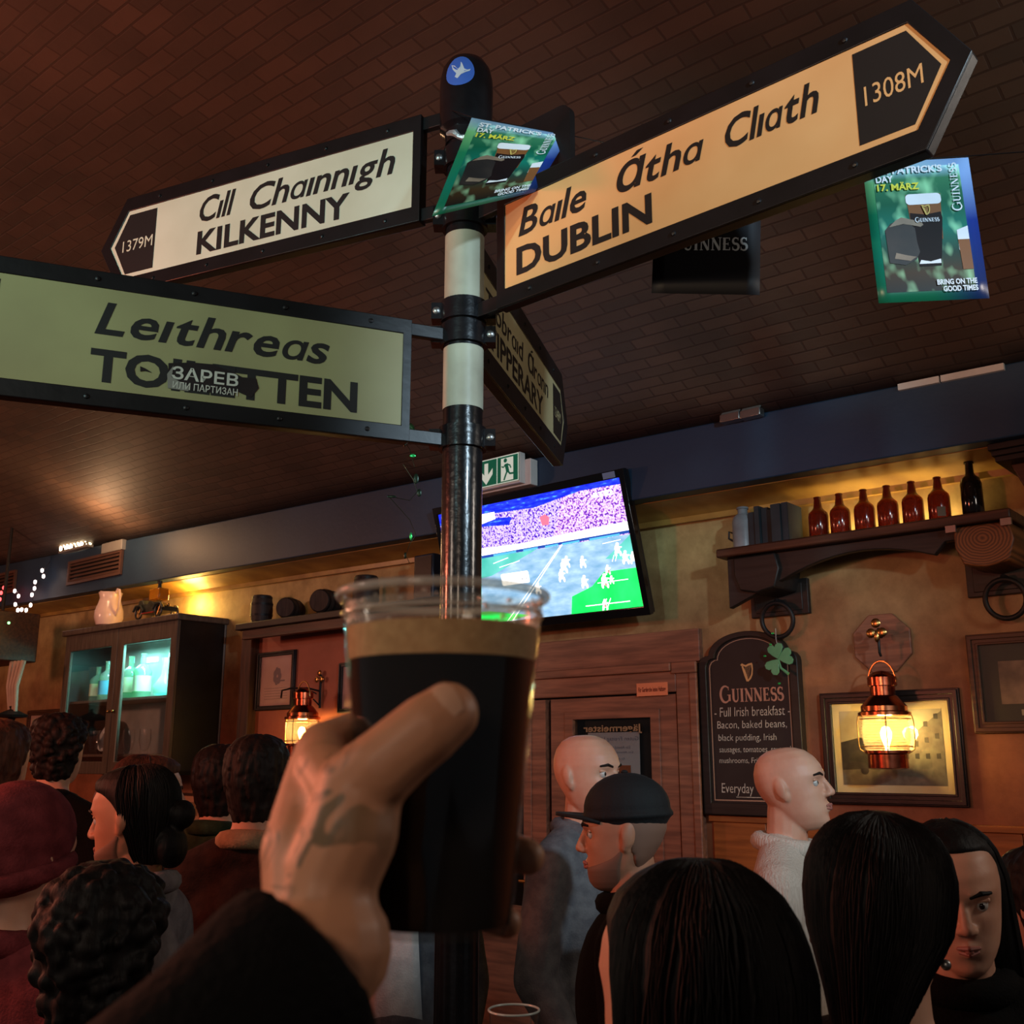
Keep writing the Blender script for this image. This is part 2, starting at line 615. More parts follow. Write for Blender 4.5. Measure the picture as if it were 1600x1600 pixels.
CH, RISE = 8.2, 1.0
RAD = (CH * CH / 4 + RISE * RISE) / (2 * RISE)
A0 = math.asin(CH / 2 / RAD)
vs, fs, uvs = [], [], []
NA, NS = 40, 24
for i in range(NS + 1):
    s = -16 + 23.0 * i / NS
    for j in range(NA + 1):
        a = -A0 + 2 * A0 * j / NA
        o_ = 0.36 + CH / 2 + RAD * math.sin(a)
        z = btop(s) - 0.02 + RAD * (math.cos(a) - math.cos(A0))
        vs.append(W(s, o_, z))
        uvs.append((s, RAD * a))
for i in range(NS):
    for j in range(NA):
        k = i * (NA + 1) + j
        fs.append((k, k + 1, k + NA + 2, k + NA + 1))
me = bpy.data.meshes.new('ceiling')
me.from_pydata([tuple(v) for v in vs], [], fs)
ul = me.uv_layers.new(name='UVMap')
for lp in me.loops:
    ul.data[lp.index].uv = uvs[lp.vertex_index]
me.polygons.foreach_set('use_smooth', [True] * len(fs))
me.materials.append(M_vault)
ceil = bpy.data.objects.new('ceiling', me)
COL.objects.link(ceil)
struct(ceil)
q = ceil.modifiers.new('t', 'SOLIDIFY'); q.thickness = 0.12; q.offset = 1

# --- plastered back wall, painted ochre above and terracotta below
M_plaster = bpy.data.materials.new('aged_plaster')
M_plaster.use_nodes = True
nn, ll, bs = nodes_of(M_plaster)
tc = nn.new('ShaderNodeTexCoord'); sx = nn.new('ShaderNodeSeparateXYZ'); ll.new(tc.outputs['Object'], sx.inputs[0])
nz = nn.new('ShaderNodeTexNoise'); nz.inputs['Scale'].default_value = 1.6; nz.inputs['Detail'].default_value = 6
ll.new(tc.outputs['Object'], nz.inputs['Vector'])
ma = nn.new('ShaderNodeMath'); ma.operation = 'MULTIPLY_ADD'; ma.inputs[1].default_value = 0.9
ll.new(nz.outputs[0], ma.inputs[0]); ll.new(sx.outputs[2], ma.inputs[2])
mr = nn.new('ShaderNodeMapRange'); mr.inputs[1].default_value = 1.75; mr.inputs[2].default_value = 3.5
ll.new(ma.outputs[0], mr.inputs[0])
rp = nn.new('ShaderNodeValToRGB')
e = rp.color_ramp.elements
e[0].position = 0.0; e[0].color = lin(150, 82, 50)
e[1].position = 0.9; e[1].color = lin(192, 166, 110)
k = e.new(0.32); k.color = lin(162, 98, 66)
k = e.new(0.62); k.color = lin(156, 116, 76)
ll.new(mr.outputs[0], rp.inputs[0])
n2 = nn.new('ShaderNodeTexNoise'); n2.inputs['Scale'].default_value = 4.5; n2.inputs['Detail'].default_value = 8; n2.inputs['Roughness'].default_value = 0.65
ll.new(tc.outputs['Object'], n2.inputs['Vector'])
r2 = nn.new('ShaderNodeValToRGB'); r2.color_ramp.elements[0].position = 0.36; r2.color_ramp.elements[1].position = 0.62
r2.color_ramp.elements[0].color = (0.6, 0.56, 0.5, 1); r2.color_ramp.elements[1].color = (1, 1, 1, 1)
ll.new(n2.outputs[0], r2.inputs[0])
mx = nn.new('ShaderNodeMix'); mx.data_type = 'RGBA'; mx.blend_type = 'MULTIPLY'; mx.inputs[0].default_value = 1
ll.new(rp.outputs[0], mx.inputs[6]); ll.new(r2.outputs[0], mx.inputs[7]); ll.new(mx.outputs[2], bs.inputs['Base Color'])
bp = nn.new('ShaderNodeBump'); bp.inputs['Strength'].default_value = 0.3; bp.inputs['Distance'].default_value = 0.01
ll.new(n2.outputs[0], bp.inputs['Height']); ll.new(bp.outputs[0], bs.inputs['Normal'])
bs.inputs['Roughness'].default_value = 0.6
struct(wframe_obj(MB().box(-15.5, 6, 0, 0.2, 0, 4.2), 'wall_back', M_plaster))
M_floor = wood('floor_boards', lin(70, 48, 34), lin(45, 30, 22), 0.5, 2.0)
struct(wframe_obj(MB().box(-15.5, 6, -8.6, 0.2, -0.1, 0), 'floor', M_floor))
struct(wframe_obj(MB().box(-15.7, -15.5, -8.6, 0.2, -0.1, 4.6), 'wall_side', M_plaster))

# --- blue-grey boxed beam along the top of the wall
M_beam = mat('blue_grey_paint', lin(40, 66, 90), 0.5, 0, lin(32, 54, 76), 1.6, 0.1, 30)
mb = MB()
x0, x1 = -15.4, 5.5
mb.add([(x, y, z) for x in (x0, x1) for y, z in ((-0.4, bbot(x)), (-0.4, btop(x)), (0.01, btop(x)), (0.01, bbot(x)))],
       [(0, 1, 2, 3), (4, 5, 6, 7), (0, 1, 5, 4), (1, 2, 6, 5), (2, 3, 7, 6), (3, 0, 4, 7)])
struct(wframe_obj(mb, 'beam_ceiling', M_beam, bevel=0.008))
# ochre cornice under the beam
M_ochre = mat('ochre_gloss_paint', lin(176, 140, 70), 0.35, 0, lin(140, 104, 52), 5, 0.15, 12)
mb = MB()
def cprof(x):
    b = bbot(x)
    return [(0.0, b - 0.07), (-0.05, b - 0.075), (-0.055, b - 0.045), (-0.09, b - 0.03), (-0.15, b - 0.012), (-0.3, b - 0.004), (-0.3, b + 0.004), (0, b + 0.004)]
pa, pb = cprof(x0), cprof(x1)
n = len(pa)
mb.add([(x0, y, z) for y, z in pa] + [(x1, y, z) for y, z in pb], [tuple(range(n)), tuple(range(n, 2 * n))] + [(i, (i + 1) % n, n + (i + 1) % n, n + i) for i in range(n)])
struct(wframe_obj(mb, 'trim_1', M_ochre, ang=30))
# cable trunking along the top of the beam
s0, _ = wl(1405, 605, 0.4); s1, _ = wl(1570, 572, 0.4)
sm, _ = wl(1470, 590, 0.4)
tr = thing('cable_trunking', 'white cable trunking strip along the top edge of the blue beam', 'trunking', W(s0, 0.4, btop(s0)), ANG)
for a, b in ((0, sm - s0 - 0.004), (sm - s0 + 0.004, s1 - s0)):
    MB().add([(x, y, btop(s0 + x) - btop(s0) + dz) for x in (a, b) for y, dz in ((-0.018, -0.03), (-0.018, 0.0), (0, 0.0), (0, -0.03))],
             [(0, 1, 2, 3), (4, 5, 6, 7), (0, 1, 5, 4), (1, 2, 6, 5), (2, 3, 7, 6), (3, 0, 4, 7)]).build('cover', M_white, tr)

# --- the doorway: frame, two glazed leaves
M_doorglass = glassy('door_glass', (0.75, 0.75, 0.72, 1), 0.05)
d = bpy.data.objects.new('door_1', None)
COL.objects.link(d); struct(d)
d.location = W(-3.5, 0, 0); d.rotation_euler = (0, 0, ANG)
L0, L1 = -1.44, 0.55          # frame, local
fr = MB()
fr.box(0.44, L1, -0.075, 0.01, 0, 2.24).box(L0, -1.34, -0.075, 0.01, 0, 2.24).box(-1.34, 0.44, -0.075, 0.01, 2.085, 2.24)
fr.box(0.42, 0.575, -0.09, -0.07, 2.18, 2.24).box(L0 - 0.03, 0.42, -0.1, -0.07, 2.195, 2.24).box(0.53, 0.575, -0.09, -0.07, 0, 2.18)
fr.build('door_frame', M_redwood, d, bevel=0.006)
MB().box(-1.34, 0.44, -0.02, 0.005, 0, 2.085).build('reveal', M_black, d)
for a, b in ((-0.43, 0.43), (-1.33, -0.47)):
    lf = MB()
    lf.ring([(a, 0.01), (b, 0.01), (b, 2.075), (a, 2.075)], [(a + 0.165, 0.9), (b - 0.165, 0.9), (b - 0.165, 1.965), (a + 0.165, 1.965)], -0.06, -0.02)
    lf.ring([(a + 0.105, 0.85), (b - 0.105, 0.85), (b - 0.105, 2.0), (a + 0.105, 2.0)], [(a + 0.165, 0.91), (b - 0.165, 0.91), (b - 0.165, 1.955), (a + 0.165, 1.955)], -0.068, -0.055)
    lf.box(a + 0.12, b - 0.12, -0.066, -0.06, 0.15, 0.75)
    l = lf.build('door_leaf', M_redwood, d, bevel=0.005)
    MB().box(a + 0.16, b - 0.16, -0.046, -0.04, 0.905, 1.96).build('door_pane', M_doorglass, l)
    hx = a + 0.07 if a > -1 else b - 0.07
    MB().tube([(hx, -0.06, 1.05), (hx, -0.1, 1.05), (hx + (0.1 if a > -1 else -0.1), -0.1, 1.05)], 0.01).build('door_handle', M_brass, l)
# posters hung behind the glass
pp = thing('glass_poster', 'pale printed poster taped inside the door glass', 'poster', W(-3.5, 0.033, 0), ANG)
M_pale = mat('pale_paper', lin(236, 240, 250), 0.5, col2=lin(222, 226, 240), scale=3)
MB().box(-0.18, 0.17, -0.001, 0.001, 1.2, 1.88).build('sheet', M_pale, pp)
M_print = mat('blue_print', lin(150, 160, 190), 0.6)
for zz, w, hh in ((1.835, .3, .022), (1.79, .24, .016), (1.765, .26, .012), (1.73, .2, .012)):
    letter(pp, 'Guten Freitag Live' if hh > .02 else 'Ein Abend im Irish Pub', -0.12, -0.12 + w * .95, zz, zz + hh, M_print, y=-0.0025, flip=True)
po = thing('orange_poster', 'orange event poster inside the door glass beside bald person', 'poster', W(-3.5, 0.0365, 0), ANG)
M_orange = mat('orange_paper', lin(190, 110, 70), 0.6, col2=lin(165, 92, 58), scale=5)
MB().box(-0.17, 0.11, -0.001, 0.001, 1.3, 1.7).build('sheet', M_orange, po)
M_brownprint = mat('brown_print', lin(92, 48, 36), 0.6)
MB().prism(rrect(-0.11, 0.07, 1.57, 1.63, 0.02), -0.002, -0.001).build('banner', M_brownprint, po)
letter(po, 'St. Patrick', -0.08, 0.04, 1.655, 1.675, M_brownprint, y=-0.0025)
letter(po, 'Paddys Day &', -0.1, 0.06, 1.51, 1.54, M_brownprint, y=-0.0025)
letter(po, 'Live music', -0.07, 0.03, 1.47, 1.488, M_brownprint, y=-0.0025)
gl = thing('glass_lettering', 'pale mirrored blackletter name across the top of the door glass', 'lettering', W(-3.5, 0.05, 0), ANG)
letter(gl, 'Jägermeister', -0.2, 0.2, 1.885, 1.925, mat('gold_letters', lin(150, 125, 90), 0.5), y=-0.0015, flip=True, bold=0.02)
# over-door board
ob = MB().box(-5.05, -2.93, -0.035, 0.005, 2.245, 2.42)
struct(wframe_obj(ob, 'trim_2', M_redwood, bevel=0.004))
# dark upright post and wood near the barrel shelf
sp, _ = wl(380, 1080, 0.08)
struct(wframe_obj(MB().box(sp - 0.06, sp + 0.07, -0.08, 0.005, 0, 2.72), 'trim_3', M_woodv, bevel=0.006))
M_redpaint = mat('terracotta_wall_paint', lin(172, 96, 72), .55, 0, lin(150, 82, 60), 3, .15, 20)
struct(wframe_obj(MB().box(sp + 0.07, -4.98, -0.004, 0.005, 0, 2.67), 'trim_4', M_redpaint))
# wainscot boards low on the wall
M_wains = wood('orange_brown_boards', lin(164, 94, 44), lin(132, 74, 34), 0.4)
wn = MB()
for k in range(27):
    wn.box(-2.9 + k * 0.3, -2.603 + k * 0.3, -0.018, 0.005, 0, 1.42)
wn.box(-2.92, 5.5, -0.03, 0.0, 1.42, 1.45)
struct(wframe_obj(wn, 'wainscot_wall', M_wains, bevel=0.003))
# small notice over the door
sg = wthing('small_notice', 'small orange notice with dark lettering on the door lintel', 'sign', *((wl(1019, 1077, 0.076)[0], 0.0765) + (wl(1019, 1077, 0.076)[1],)))
MB().box(-0.1, 0.1, -0.002, 0.001, -0.035, 0.035).build('plate', mat('orange_plate', lin(236, 140, 96), 0.4, emit=None), sg)
letter(sg, 'Für Garderobe keine Haftung', -0.088, 0.088, -0.012, 0.014, mat('red_print', lin(120, 40, 24), 0.6), y=-0.003, bold=0.02)

# --- air vents and boxes at the far end of the beam
M_ventbrown = mat('brown_vent_paint', lin(92, 66, 56), 0.5)
def vent(xa, xb, label):
    (sa, za), (sb, zb) = wl(xa, 880, 0.42), wl(xb, 872, 0.42)
    w = (sb - sa) / 2
    z = (bbot(sa) + btop(sa)) / 2 - 0.01
    v = wthing('air_vent', label, 'vent', (sa + sb) / 2, 0.405, z, 'air vents on the beam')
    MB().ring([(-w, -0.11), (w, -0.11), (w, 0.11), (-w, 0.11)], [(-w + .03, -0.085), (w - .03, -0.085), (w - .03, 0.085), (-w + .03, 0.085)], -0.02, 0.002).build('frame', M_ventbrown, v)
    MB().box(-w + .03, w - .03, -0.003, 0.0, -0.085, 0.085).build('backing', M_black, v)
    for k in range(5):
        zz = -0.07 + k * 0.035
        MB().add([(-w + .03, -0.018, zz - .012), (w - .03, -0.018, zz - .012), (w - .03, -0.004, zz + .012), (-w + .03, -0.004, zz + .012)], [(0, 1, 2, 3)]).build('slat', M_ventbrown, v)
vent(107, 190, 'brown louvred air vent on the beam under the glowing lamp')
vent(-55, 27, 'brown louvred air vent at the far end of the beam beside fairy lights')
# ================================================================ signpost
PD = 2.3
_r = ray(717, 1190)
PO = Vector((_r.x * PD / _r.y, PD, 0))
def pz(y, off=0.0):
    q = ray(718, y)
    return HC + q.z * ((PD + off) / q.y)
PR = 0.0455
M_postblack = mat('glossy_black_post_paint', lin(22, 24, 28), 0.25, col2=lin(14, 15, 18), scale=14, bump=0.1, bscale=50, coat=0.3)
M_postwhite = mat('chipped_white_post_paint', lin(168, 172, 154), 0.45, col2=lin(146, 148, 132), scale=9, bump=0.08, bscale=40)
sp = thing('signpost', 'black and white banded signpost with round blue sticker on its cap', 'signpost', PO)
z1, z2, z3, z4 = pz(358, -.045), pz(462, -.045), pz(536, -.045), pz(632, -.045)
zt = pz(190)
MB().lathe([(PR, 0.05), (PR, zt)], 32).build('pole', M_postblack, sp)
for a, b in ((z2, z1), (z4, z3)):
    MB().lathe([(PR + 0.0012, a), (PR + 0.0012, b)], 32, caps=False).build('white_band', M_postwhite, sp)
MB().lathe([(0.17, 0), (0.17, 0.03), (0.07, 0.06), (0.06, 0.16), (PR, 0.18)], 32).build('base', M_postblack, sp)
zc0, zc1 = pz(196, -.06), pz(97, 0)
hc = zc1 - zc0
CAPP = [(0.05, zc0 - 0.02), (0.052, zc0 + 0.01), (0.064, zc0 + 0.02), (0.066, zc0 + hc * .6), (0.0645, zc0 + hc * .74), (0.059, zc0 + hc * .86), (0.048, zc0 + hc * .95), (0.028, zc1), (0.001, zc1 + .002)]
cap = MB().lathe(CAPP, 40).build('cap', M_postblack, sp)
# clamps with bolts
for z, h in ((z3 + (z2 - z3) * .78, .05), (z3 + (z2 - z3) * .28, .05), (z1 + .05, .06), (pz(678, -.045), .05), (zc0 - .06, .05)):
    cl = MB().lathe([(PR + .001, z - h / 2), (PR + .009, z - h / 2), (PR + .009, z + h / 2), (PR + .001, z + h / 2)], 32, caps=False).box(-0.075, -0.04, -0.02, 0.02, z - h * .4, z + h * .4).box(0.04, 0.075, -0.02, 0.02, z - h * .4, z + h * .4).build('clamp', M_postblack, sp)
    for sx_ in (-.063, .063):
        MB().lathe([(0.009, -0.008), (0.009, 0), (0.005, 0.003)], 8, c=(sx_, -0.022, z), M=Matrix.Rotation(PI / 2, 3, 'X')).build('bolt', M_steel, cl)
# silver tape tied round the neck
MB().tube([(PR * 1.22 * math.sin(a), -PR * 1.22 * math.cos(a), zc0 - .03 - .03 * a + .004 * math.sin(9 * a)) for a in [-.9 + .22 * k for k in range(9)]], [.004, .007, .009, .006, .008, .007, .009, .006, .004], 6).build('tape', mat('silver_tape', lin(190, 200, 205), 0.3, 0.6, bump=.4, bscale=90), sp)
# blue sticker with a white flying goose
def oncap(x, z, e=0.0012):
    r_ = .03
    for (ra, za_), (rb, zb_) in zip(CAPP, CAPP[1:]):
        if za_ <= z <= zb_:
            r_ = ra + (rb - ra) * (z - za_) / (zb_ - za_)
    r_ += e
    return Vector((r_ * math.sin(x / .066 - .22), -r_ * math.cos(x / .066 - .22), z))
zs = zc0 + hc * .66
M_blue = mat('blue_sticker', lin(70, 110, 205), 0.35)
def stpt(a, k):
    return (0.037 * k * math.cos(a), zs + (0.047 if math.sin(a) > 0 else 0.037) * k * math.sin(a))
mb = MB()
rows = [[oncap(*stpt(2 * PI * j / 28, k / 6.0)) for j in range(28)] for k in range(1, 7)]
mb.add([oncap(0, zs)] + sum(rows, []), [(0, 1 + j, 1 + (j + 1) % 28) for j in range(28)] + [(1 + k * 28 + j, 1 + k * 28 + (j + 1) % 28, 1 + (k + 1) * 28 + (j + 1) % 28, 1 + (k + 1) * 28 + j) for k in range(5) for j in range(28)])
stk = mb.build('sticker', M_blue, sp)
stk['label'] = 'round blue sticker'
goose = [(-.022, .022), (-.012, .017), (-.004, .006), (.002, .012), (.003, .026), (.007, .02), (.012, .006), (.02, .003), (.027, .006), (.025, .001), (.015, -.003), (.004, -.008), (-.004, -.017), (-.011, -.012), (-.007, -.004), (-.017, .008)]
M_goose = mat('white_print', lin(215, 222, 235), 0.5)
mb = MB()
mb.add([oncap(0.002, zs, .0022)] + [oncap(x, zs + z * 1.1, .0022) for x, z in goose], [(0, 1 + i, 1 + (i + 1) % len(goose)) for i in range(len(goose))])
mb.build('goose_emblem', M_goose, stk)

# ---- finger signs
M_frame = mat('black_sign_frame', lin(22, 20, 22), 0.38, col2=lin(16, 15, 16), scale=10, bump=.06, bscale=30)
M_cream = mat('cream_sign_enamel', lin(214, 224, 200), 0.42, col2=lin(202, 211, 186), scale=5)
M_tan = mat('amber_lit_sign_enamel', lin(226, 180, 122), 0.4, col2=lin(216, 166, 108), scale=4)  # cream enamel tinted with the amber light that falls on this sign
M_olive = mat('olive_sign_enamel', lin(158, 152, 106), 0.42, col2=lin(142, 134, 94), scale=3)  # darker olive tone over the whole panel
M_dull = mat('dull_cream_sign_enamel', lin(178, 170, 130), 0.45, col2=lin(158, 150, 114), scale=4)
class Sign:
    def __init__(s, vp, flip):
        dr = ray(vp, 1190)
        dr = Vector((dr.x, dr.y, 0)).normalized()
        s.X = -dr if flip else dr
        s.Y = Vector((-s.X.y, s.X.x, 0))
        s.rot = math.atan2(s.X.y, s.X.x)
    def pt(s, x, y, off=-0.015):
        q = ray(x, y)
        w = q * ((s.Y.dot(PO) + off) / s.Y.dot(q))
        return s.X.dot(w - PO), w.z + HC

def fingersign(vp, flip, label, M_panel, zt, zb, xa, xs, xt, brd, side, lines, block, num, th=0.03):
    """xa: panel end by the post, xs: shoulder, xt: panel tip; zb..zt: the panel; brd: border width"""
    S = Sign(vp, flip)
    zm = (zt + zb) / 2
    t = thing('finger_sign', label, 'signpost arm', (PO.x, PO.y, zm), S.rot, 'finger signs on the signpost')
    d_ = 1 if xt > xa else -1
    h = (zt - zb) / 2
    H_ = h + brd
    ex = brd * .85 * d_
    outer = [(xa - brd * .55 * d_, -H_), (xs + brd * .25 * d_, -H_), (xt + ex, 0), (xs + brd * .25 * d_, H_), (xa - brd * .55 * d_, H_)]
    panel = [(xa, -h), (xs, -h), (xt, 0), (xs, h), (xa, h)]
    MB().prism(outer, -th / 2, th / 2).build('board', M_frame, t, bevel=.003)
    MB().prism(panel, -th / 2 - .0012, -th / 2 + .001).build('face_panel', M_panel, t, flatn=True)
    MB().ring(outer, panel, -th / 2 - .004, -th / 2 + .001).build('border', M_frame, t, bevel=.0015)
    xb, bl = block
    g = .0125
    blk = [(xb, -h + g), (xs - d_ * .004, -h + g), (xt - d_ * g * 1.2, 0), (xs - d_ * .004, h - g), (xb, h - g)]
    MB().prism(blk, -th / 2 - .0018, -th / 2 - .0005).build('distance_block', M_ink, t, flatn=True)
    if num:
        letter(t, num[0], num[1], num[2], num[3] - zm, num[4] - zm, M_panel, y=-th / 2 - .0024, bold=0, name='distance_lettering')
    for body, x0, x1, za, zc, sh, bo in lines:
        letter(t, body, x0, x1, za - zm, zc - zm, M_ink, y=-th / 2 - .002, shear=sh, bold=bo, road=bool(sh))
    # bars that reach to the post, and rivets along the border
    for zz in (H_ - brd / 2, -H_ + brd / 2):
        MB().box(min(0, xa - brd * .5 * d_), max(0, xa - brd * .5 * d_), -.009, .009, zz - brd * .42, zz + brd * .42).build('arm', M_frame, t, bevel=.002)
    for k in range(5):
        xx = xa + (xs - xa) * (k + .4) / 5
        for zz in (H_ - brd / 2, -H_ + brd / 2):
            MB().lathe([(.006, 0), (.005, .003), (.001, .0045)], 8, c=(xx, -th / 2 - .004, zz), M=Matrix.Rotation(PI / 2, 3, 'X')).build('rivet', M_black, t)
    return t, S, zm

IT = 0.24
dub, S1, zd = fingersign(-1130, True, 'long amber-lit arrow sign to Dublin pointing towards the hanging posters', M_tan, 2.960, 2.753, .143, 1.073, 1.136, .042, 1,
    [('Baıle', .184, .376, 2.868, 2.938, IT, .019), ('Átha', .455, .665, 2.868, 2.936, IT, .019), ('Clıath', .712, .905, 2.866, 2.934, IT, .019), ('DUBLIN', .178, .54, 2.777, 2.845, 0, .032)],
    (.972, 0), ('1308M', .988, 1.09, 2.836, 2.876))
kil, S2, zk = fingersign(-2850, True, 'bright cream arrow sign to Kilkenny in front of the dark vault', M_cream, 3.248, 3.040, -.139, -1.072, -1.131, .042, -1,
    [('Cıll', -.811, -.69, 3.154, 3.232, IT, .016), ('Chaınnıgh', -.64, -.19, 3.148, 3.226, IT, .016), ('KILKENNY', -.813, -.322, 3.06, 3.13, 0, .03)],
    (-.967, 0), ('1379M', -1.085, -.975, 3.122, 3.158))
toi, S3, zo = fingersign(5050, False, 'olive arrow sign to the toilets with a torn black sticker', M_olive, 2.661, 2.444, -.150, -1.10, -1.165, .036, -1,
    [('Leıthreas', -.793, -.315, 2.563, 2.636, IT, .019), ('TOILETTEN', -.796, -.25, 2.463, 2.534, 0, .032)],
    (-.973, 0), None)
tip, S4, zp = fingersign(1250, False, 'dull cream arrow sign to Tipperary pointing away above the television', M_dull, 2.895, 2.706, .07, .990, 1.037, .062, 1,
    [('Tıobraıd', .125, .50, 2.806, 2.868, .1, .008), ('Árann', .555, .81, 2.806, 2.868, .1, .008), ('TIPPERARY', .15, .74, 2.722, 2.79, 0, .022)],
    (.880, 0), ('1348M', .9, .985, 2.78, 2.815))
for t in (kil,):
    pass
# torn black sticker stuck over the lower word
tk = thing('torn_sticker', 'torn black sticker with white block letters stuck on the toilets sign', 'sticker', toi.location, toi.rotation_euler.z)
def tpt(x, y):
    a, b = S3.pt(x, y)
    return (a, b - zo)
M_stick = mat('black_vinyl', lin(38, 30, 30), 0.4, col2=lin(28, 22, 22))
MB().prism([tpt(*q) for q in ((263, 568), (300, 567), (333, 570), (352, 578), (366, 583), (378, 590), (400, 592), (404, 607), (392, 622), (370, 612), (340, 615), (297, 610), (263, 605))], -.0178, -.0172).build('film', M_stick, tk, flatn=True)
MB().prism([tpt(*q) for q in ((261, 585), (271, 572), (268, 590), (296, 606), (294, 612), (262, 607))], -.0184, -.0178).build('torn_edge', mat('torn_paper', lin(128, 122, 112), .7), tk, flatn=True)
MB().prism([tpt(*q) for q in ((219, 573), (228, 577), (237, 583), (226, 580), (219, 581))], -.0184, -.0168).build('scrap', M_stick, tk, flatn=True)
a, b = tpt(268, 590), tpt(372, 598)
letter(tk, 'ЗАРЕВ', a[0], b[0], (a[1] + b[1]) / 2 - .006, (a[1] + b[1]) / 2 + .021, mat('white_vinyl', lin(190, 185, 172), .5), y=-.019, bold=.02)
letter(tk, 'ИЛИ ПАРТИЗАН', a[0] + .003, b[0], (a[1] + b[1]) / 2 - .027, (a[1] + b[1]) / 2 - .012, bpy.data.materials['white_vinyl'], y=-.019, bold=.01)

# round table fixed around the post
rt = thing('bar_table', 'black round bar table around the foot of the signpost', 'table', (PO.x, PO.y, 0))
M_tab = mat('glossy_black_table', lin(20, 20, 22), 0.22)
TZ = 1.11
MB().lathe([(.0475, TZ - .035), (.385, TZ - .035), (.40, TZ - .02), (.40, TZ - .008), (.39, TZ), (.0475, TZ)], 48).build('tabletop', M_tab, rt)
MB().lathe([(.0475, TZ - .2), (.075, TZ - .2), (.12, TZ - .037), (.0475, TZ - .037)], 24).build('collar', M_iron, rt)

# ---------------------------------------------------------------- bunting
def poster_fn(tl, tr, br, bl, w=.21, h=.297, curl=0.0):
    nrm = (tr - tl).cross(bl - tl).normalized()
    if nrm.y > 0:
        nrm = -nrm
    def fn(x, z, e=0.0):
        a, b = x / w, z / h
        p = (bl.lerp(br, a)).lerp(tl.lerp(tr, a), b)
        return p + nrm * (e + curl * math.sin(PI * b) * (1 - .3 * a))
    return fn

def sheet_mesh(fn, w, h, th=.0006, n=8):
    mb = MB()
    for e in (0.0, -th):
        mb.add([fn(w * i / n, h * j / n, e) for j in range(n + 1) for i in range(n + 1)], [(j * (n + 1) + i, j * (n + 1) + i + 1, (j + 1) * (n + 1) + i + 1, (j + 1) * (n + 1) + i) for j in range(n) for i in range(n)])
    return mb

def poster_mat(name):
    """printed sheet: pale blue at the top, green down the side, dark blue at the other edge, with soft blurred spots"""
    m = bpy.data.materials.new(name)
    m.use_nodes = True
    nn, ll, bs = nodes_of(m)
    uv = nn.new('ShaderNodeUVMap'); sx = nn.new('ShaderNodeSeparateXYZ'); ll.new(uv.outputs[0], sx.inputs[0])
    r1 = nn.new('ShaderNodeValToRGB'); e = r1.color_ramp.elements       # up the sheet
    e[0].position = 0; e[0].color = lin(18, 96, 66); e[1].position = 1; e[1].color = lin(170, 208, 245)
    for p, c in ((.3, (10, 110, 92)), (.62, (24, 120, 84)), (.85, (110, 180, 120))):
        k = e.new(p); k.color = lin(*c)
    ll.new(sx.outputs[1], r1.inputs[0])
    r2 = nn.new('ShaderNodeValToRGB'); e = r2.color_ramp.elements
    e[0].position = 0; e[0].color = lin(20, 40, 80); e[1].position = 1; e[1].color = lin(140, 180, 235)
    k = e.new(.55); k.color = lin(20, 50, 130)
    ll.new(sx.outputs[1], r2.inputs[0])
    mr = nn.new('ShaderNodeMapRange'); mr.interpolation_type = 'SMOOTHSTEP'; mr.inputs[1].default_value = .45; mr.inputs[2].default_value = .95
    ll.new(sx.outputs[0], mr.inputs[0])
    mx = nn.new('ShaderNodeMix'); mx.data_type = 'RGBA'
    ll.new(mr.outputs[0], mx.inputs[0]); ll.new(r1.outputs[0], mx.inputs[6]); ll.new(r2.outputs[0], mx.inputs[7])
    ll.new(mx.outputs[2], bs.inputs['Base Color'])
    bs.inputs['Roughness'].default_value = .3
    return m

def poster_pic_mat(name):
    m = bpy.data.materials.new(name)
    m.use_nodes = True
    nn, ll, bs = nodes_of(m)
    uv = nn.new('ShaderNodeUVMap'); sx = nn.new('ShaderNodeSeparateXYZ'); ll.new(uv.outputs[0], sx.inputs[0])
    r1 = nn.new('ShaderNodeValToRGB'); e = r1.color_ramp.elements
    e[0].position = 0; e[0].color = lin(26, 24, 20); e[1].position = 1; e[1].color = lin(150, 190, 215)
    for p, c in ((.15, (60, 44, 26)), (.3, (30, 60, 52)), (.5, (14, 112, 96)), (.7, (12, 90, 66)), (.9, (50, 118, 84))):
        k = e.new(p); k.color = lin(*c)
    ll.new(sx.outputs[1], r1.inputs[0])
    nz = nn.new('ShaderNodeTexNoise'); nz.inputs['Scale'].default_value = 5.5; nz.inputs['Detail'].default_value = 1.5
    ll.new(uv.outputs[0], nz.inputs['Vector'])
    rp = nn.new('ShaderNodeValToRGB'); e = rp.color_ramp.elements
    e[0].position = .5; e[0].color = (0, 0, 0, 1); e[1].position = .72; e[1].color = lin(150, 205, 160)
    ll.new(nz.outputs[0], rp.inputs[0])
    mx = nn.new('ShaderNodeMix'); mx.data_type = 'RGBA'; mx.blend_type = 'ADD'; mx.inputs[0].default_value = .8
    ll.new(r1.outputs[0], mx.inputs[6]); ll.new(rp.outputs[0], mx.inputs[7]); ll.new(mx.outputs[2], bs.inputs['Base Color'])
    bs.inputs['Roughness'].default_value = .3
    return m
M_poster, M_pic = poster_mat('poster_border_print'), poster_pic_mat('poster_photo_print')
M_pw = mat('poster_white_print', lin(226, 232, 240), .4)
M_py = mat('poster_yellow_print', lin(216, 214, 70), .4)
M_pbeer = mat('poster_beer_print', lin(30, 18, 18), .5, col2=lin(18, 12, 14), scale=6, spec=.2)
M_pamber = mat('poster_amber_print', lin(128, 82, 46), .35)
M_pskin = mat('poster_hand_print', lin(44, 38, 35), .5, col2=lin(30, 27, 27), scale=20)
M_pthumb = mat('poster_thumb_print', lin(138, 122, 104), .45, col2=lin(112, 98, 84), scale=20)
